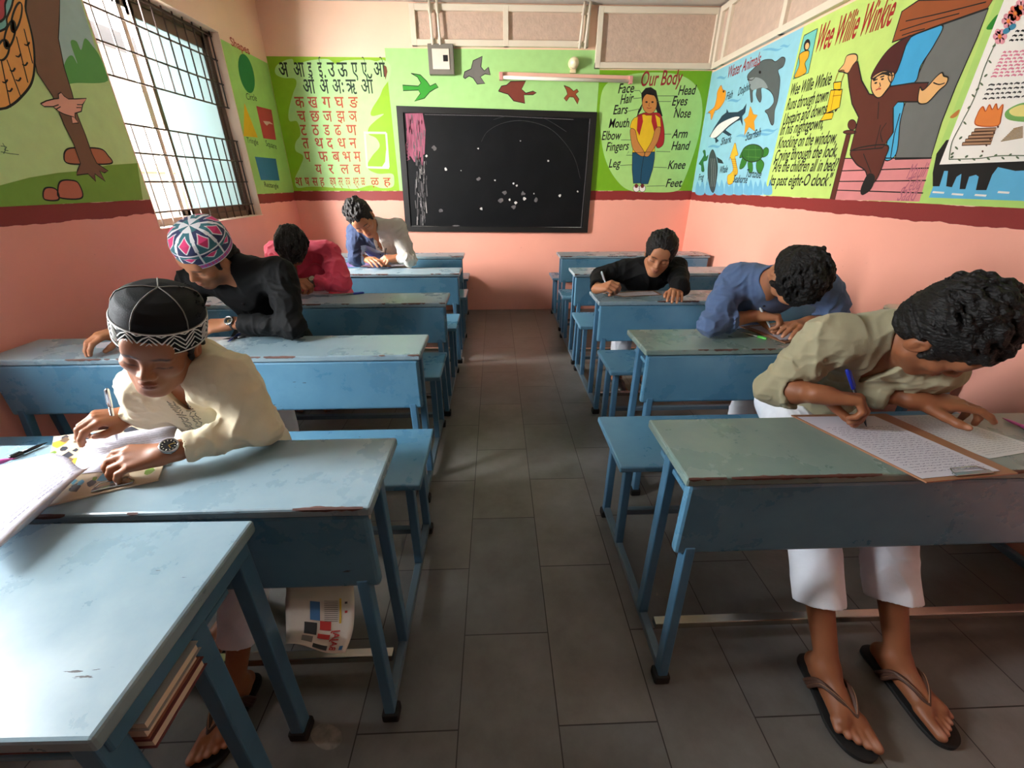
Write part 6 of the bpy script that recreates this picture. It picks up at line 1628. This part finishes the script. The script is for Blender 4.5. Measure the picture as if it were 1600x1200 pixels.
t.add(vs, [(i*(K+1)+k, i*(K+1)+k+1, (i+1)*(K+1)+k+1, (i+1)*(K+1)+k) for i in range(n-1) for k in range(K)], m_news, True)
sh = t.build('page', e); md = sh.modifiers.new('thickness', 'SOLIDIFY'); md.thickness = .0008; md.offset = 0
t = MB()
def npatch(f0, f1, k0, k1, m, lift=.002, nn=5):
    vs = []; 
    for a in range(nn+1):
        for b_ in range(nn+1):
            vs.append(npt(f0+(f1-f0)*a/nn, k0+(k1-k0)*b_/nn)+V(0, -lift*.6, lift))
    t.add(vs, [(a*(nn+1)+b_, a*(nn+1)+b_+1, (a+1)*(nn+1)+b_+1, (a+1)*(nn+1)+b_) for a in range(nn) for b_ in range(nn)], m)
NBK = mat('news_black', rgb(44, 42, 44), rough=.8); NRD = mat('news_red', rgb(180, 44, 40), rough=.8); NBL = mat('news_blue', rgb(66, 110, 160), rough=.8); NYE = mat('news_yellow', rgb(214, 170, 50), rough=.8); NGR = mat('news_grey', rgb(120, 110, 104), rough=.8)
npatch(.68, .80, .28, .46, NBK); npatch(.82, .90, .26, .42, NGR); npatch(.90, .965, .44, .66, NBK); npatch(.50, .66, .36, .50, NBL); npatch(.66, .74, .50, .66, NRD); npatch(.78, .83, .48, .66, NRD); npatch(.90, .95, .86, .92, NBL); npatch(.45, .68, .78, .81, NYE)
for i in range(12):
    npatch(.48+.016*i, .486+.016*i, .56, .76, NGR, .002, 3)
npatch(.5, .52, .86, .9, NBK); npatch(.58, .60, .86, .9, NRD)
vs, ps = glyphs('BAJAJ', 0, .02); xs = [v[0] for v in vs]; x0, x1 = min(xs), max(xs)
t.add([npt(.95-.21*((v[0]-x0)/(x1-x0)), .70+.11*(v[1]/.72))+V(0, -.0018, .003) for v in vs], ps, NRD)
t.build('print', e)

# ------------------------------------------------------------------ books on the shelf of the front table and a pale notebook under its edge
zs = HD-.15
for k, (lab, x1, w, d0, d1, h, col) in enumerate((('maroon covered book at the bottom of the pile under the front table', -.015, .24, -.343, -.213, .022, rgb(112, 58, 62)), ('brown covered book in the middle of the pile under the front table', -.02, .23, -.341, -.215, .026, rgb(150, 96, 78)), ('grey paper topmost in the pile under the front table', -.01, .25, -.342, -.214, .020, rgb(150, 146, 144)))):
    z = zs+(0, .0225, .049)[k]
    e = empty('book', (-.535+x1, .712, z+.001)); tag(e, lab, 'book', 'books under the front table')
    mc = mat('book_cover_%s' % ('maroon', 'brown', 'grey')[k], col, rough=.5)
    t = MB(); t.box((-w, d0, 0), (0, d1, .0015), mc); t.box((-w, d0, h-.0015), (0, d1, h), mc); t.box((-w, d0, 0), (-w+.002, d1, h), mc); t.build('cover', e)
    t = MB(); t.box((-w+.003, d0+.003, .0016), (-.004, d1-.003, h-.0016), mat('page_edges', rgb(216, 200, 180), rough=.8)); t.build('pages', e)
q = onZ(58, 1163, zs+.012); e = empty('notebook', (q[0], q[1], zs+.0005)); tag(e, 'cream notebook sticking out under the near edge of the front table', 'notebook')
t = MB(); t.box((-.24, 0, 0), (0, .17, .010), mat('cream_cover', rgb(214, 198, 168), rough=.6), .002); t.build('cover', e)

# stains worn into the floor
fl = bpy.data.objects['floor']
def stain(pts, m, z=.0006):
    t = MB(); P_ = [onZ(x, y, z) for x, y in spline(pts, 4)]
    t.add(P_, tessellate_polygon([[Vector((q[0], q[1], 0)) for q in P_]]), m); t.build('floor_stain', fl)
stain([(485, 1145), (505, 1130), (530, 1140), (533, 1160), (515, 1172), (495, 1165)], mat('pale_stain', rgb(124, 118, 110), rough=.6, var=.4, vscale=40))
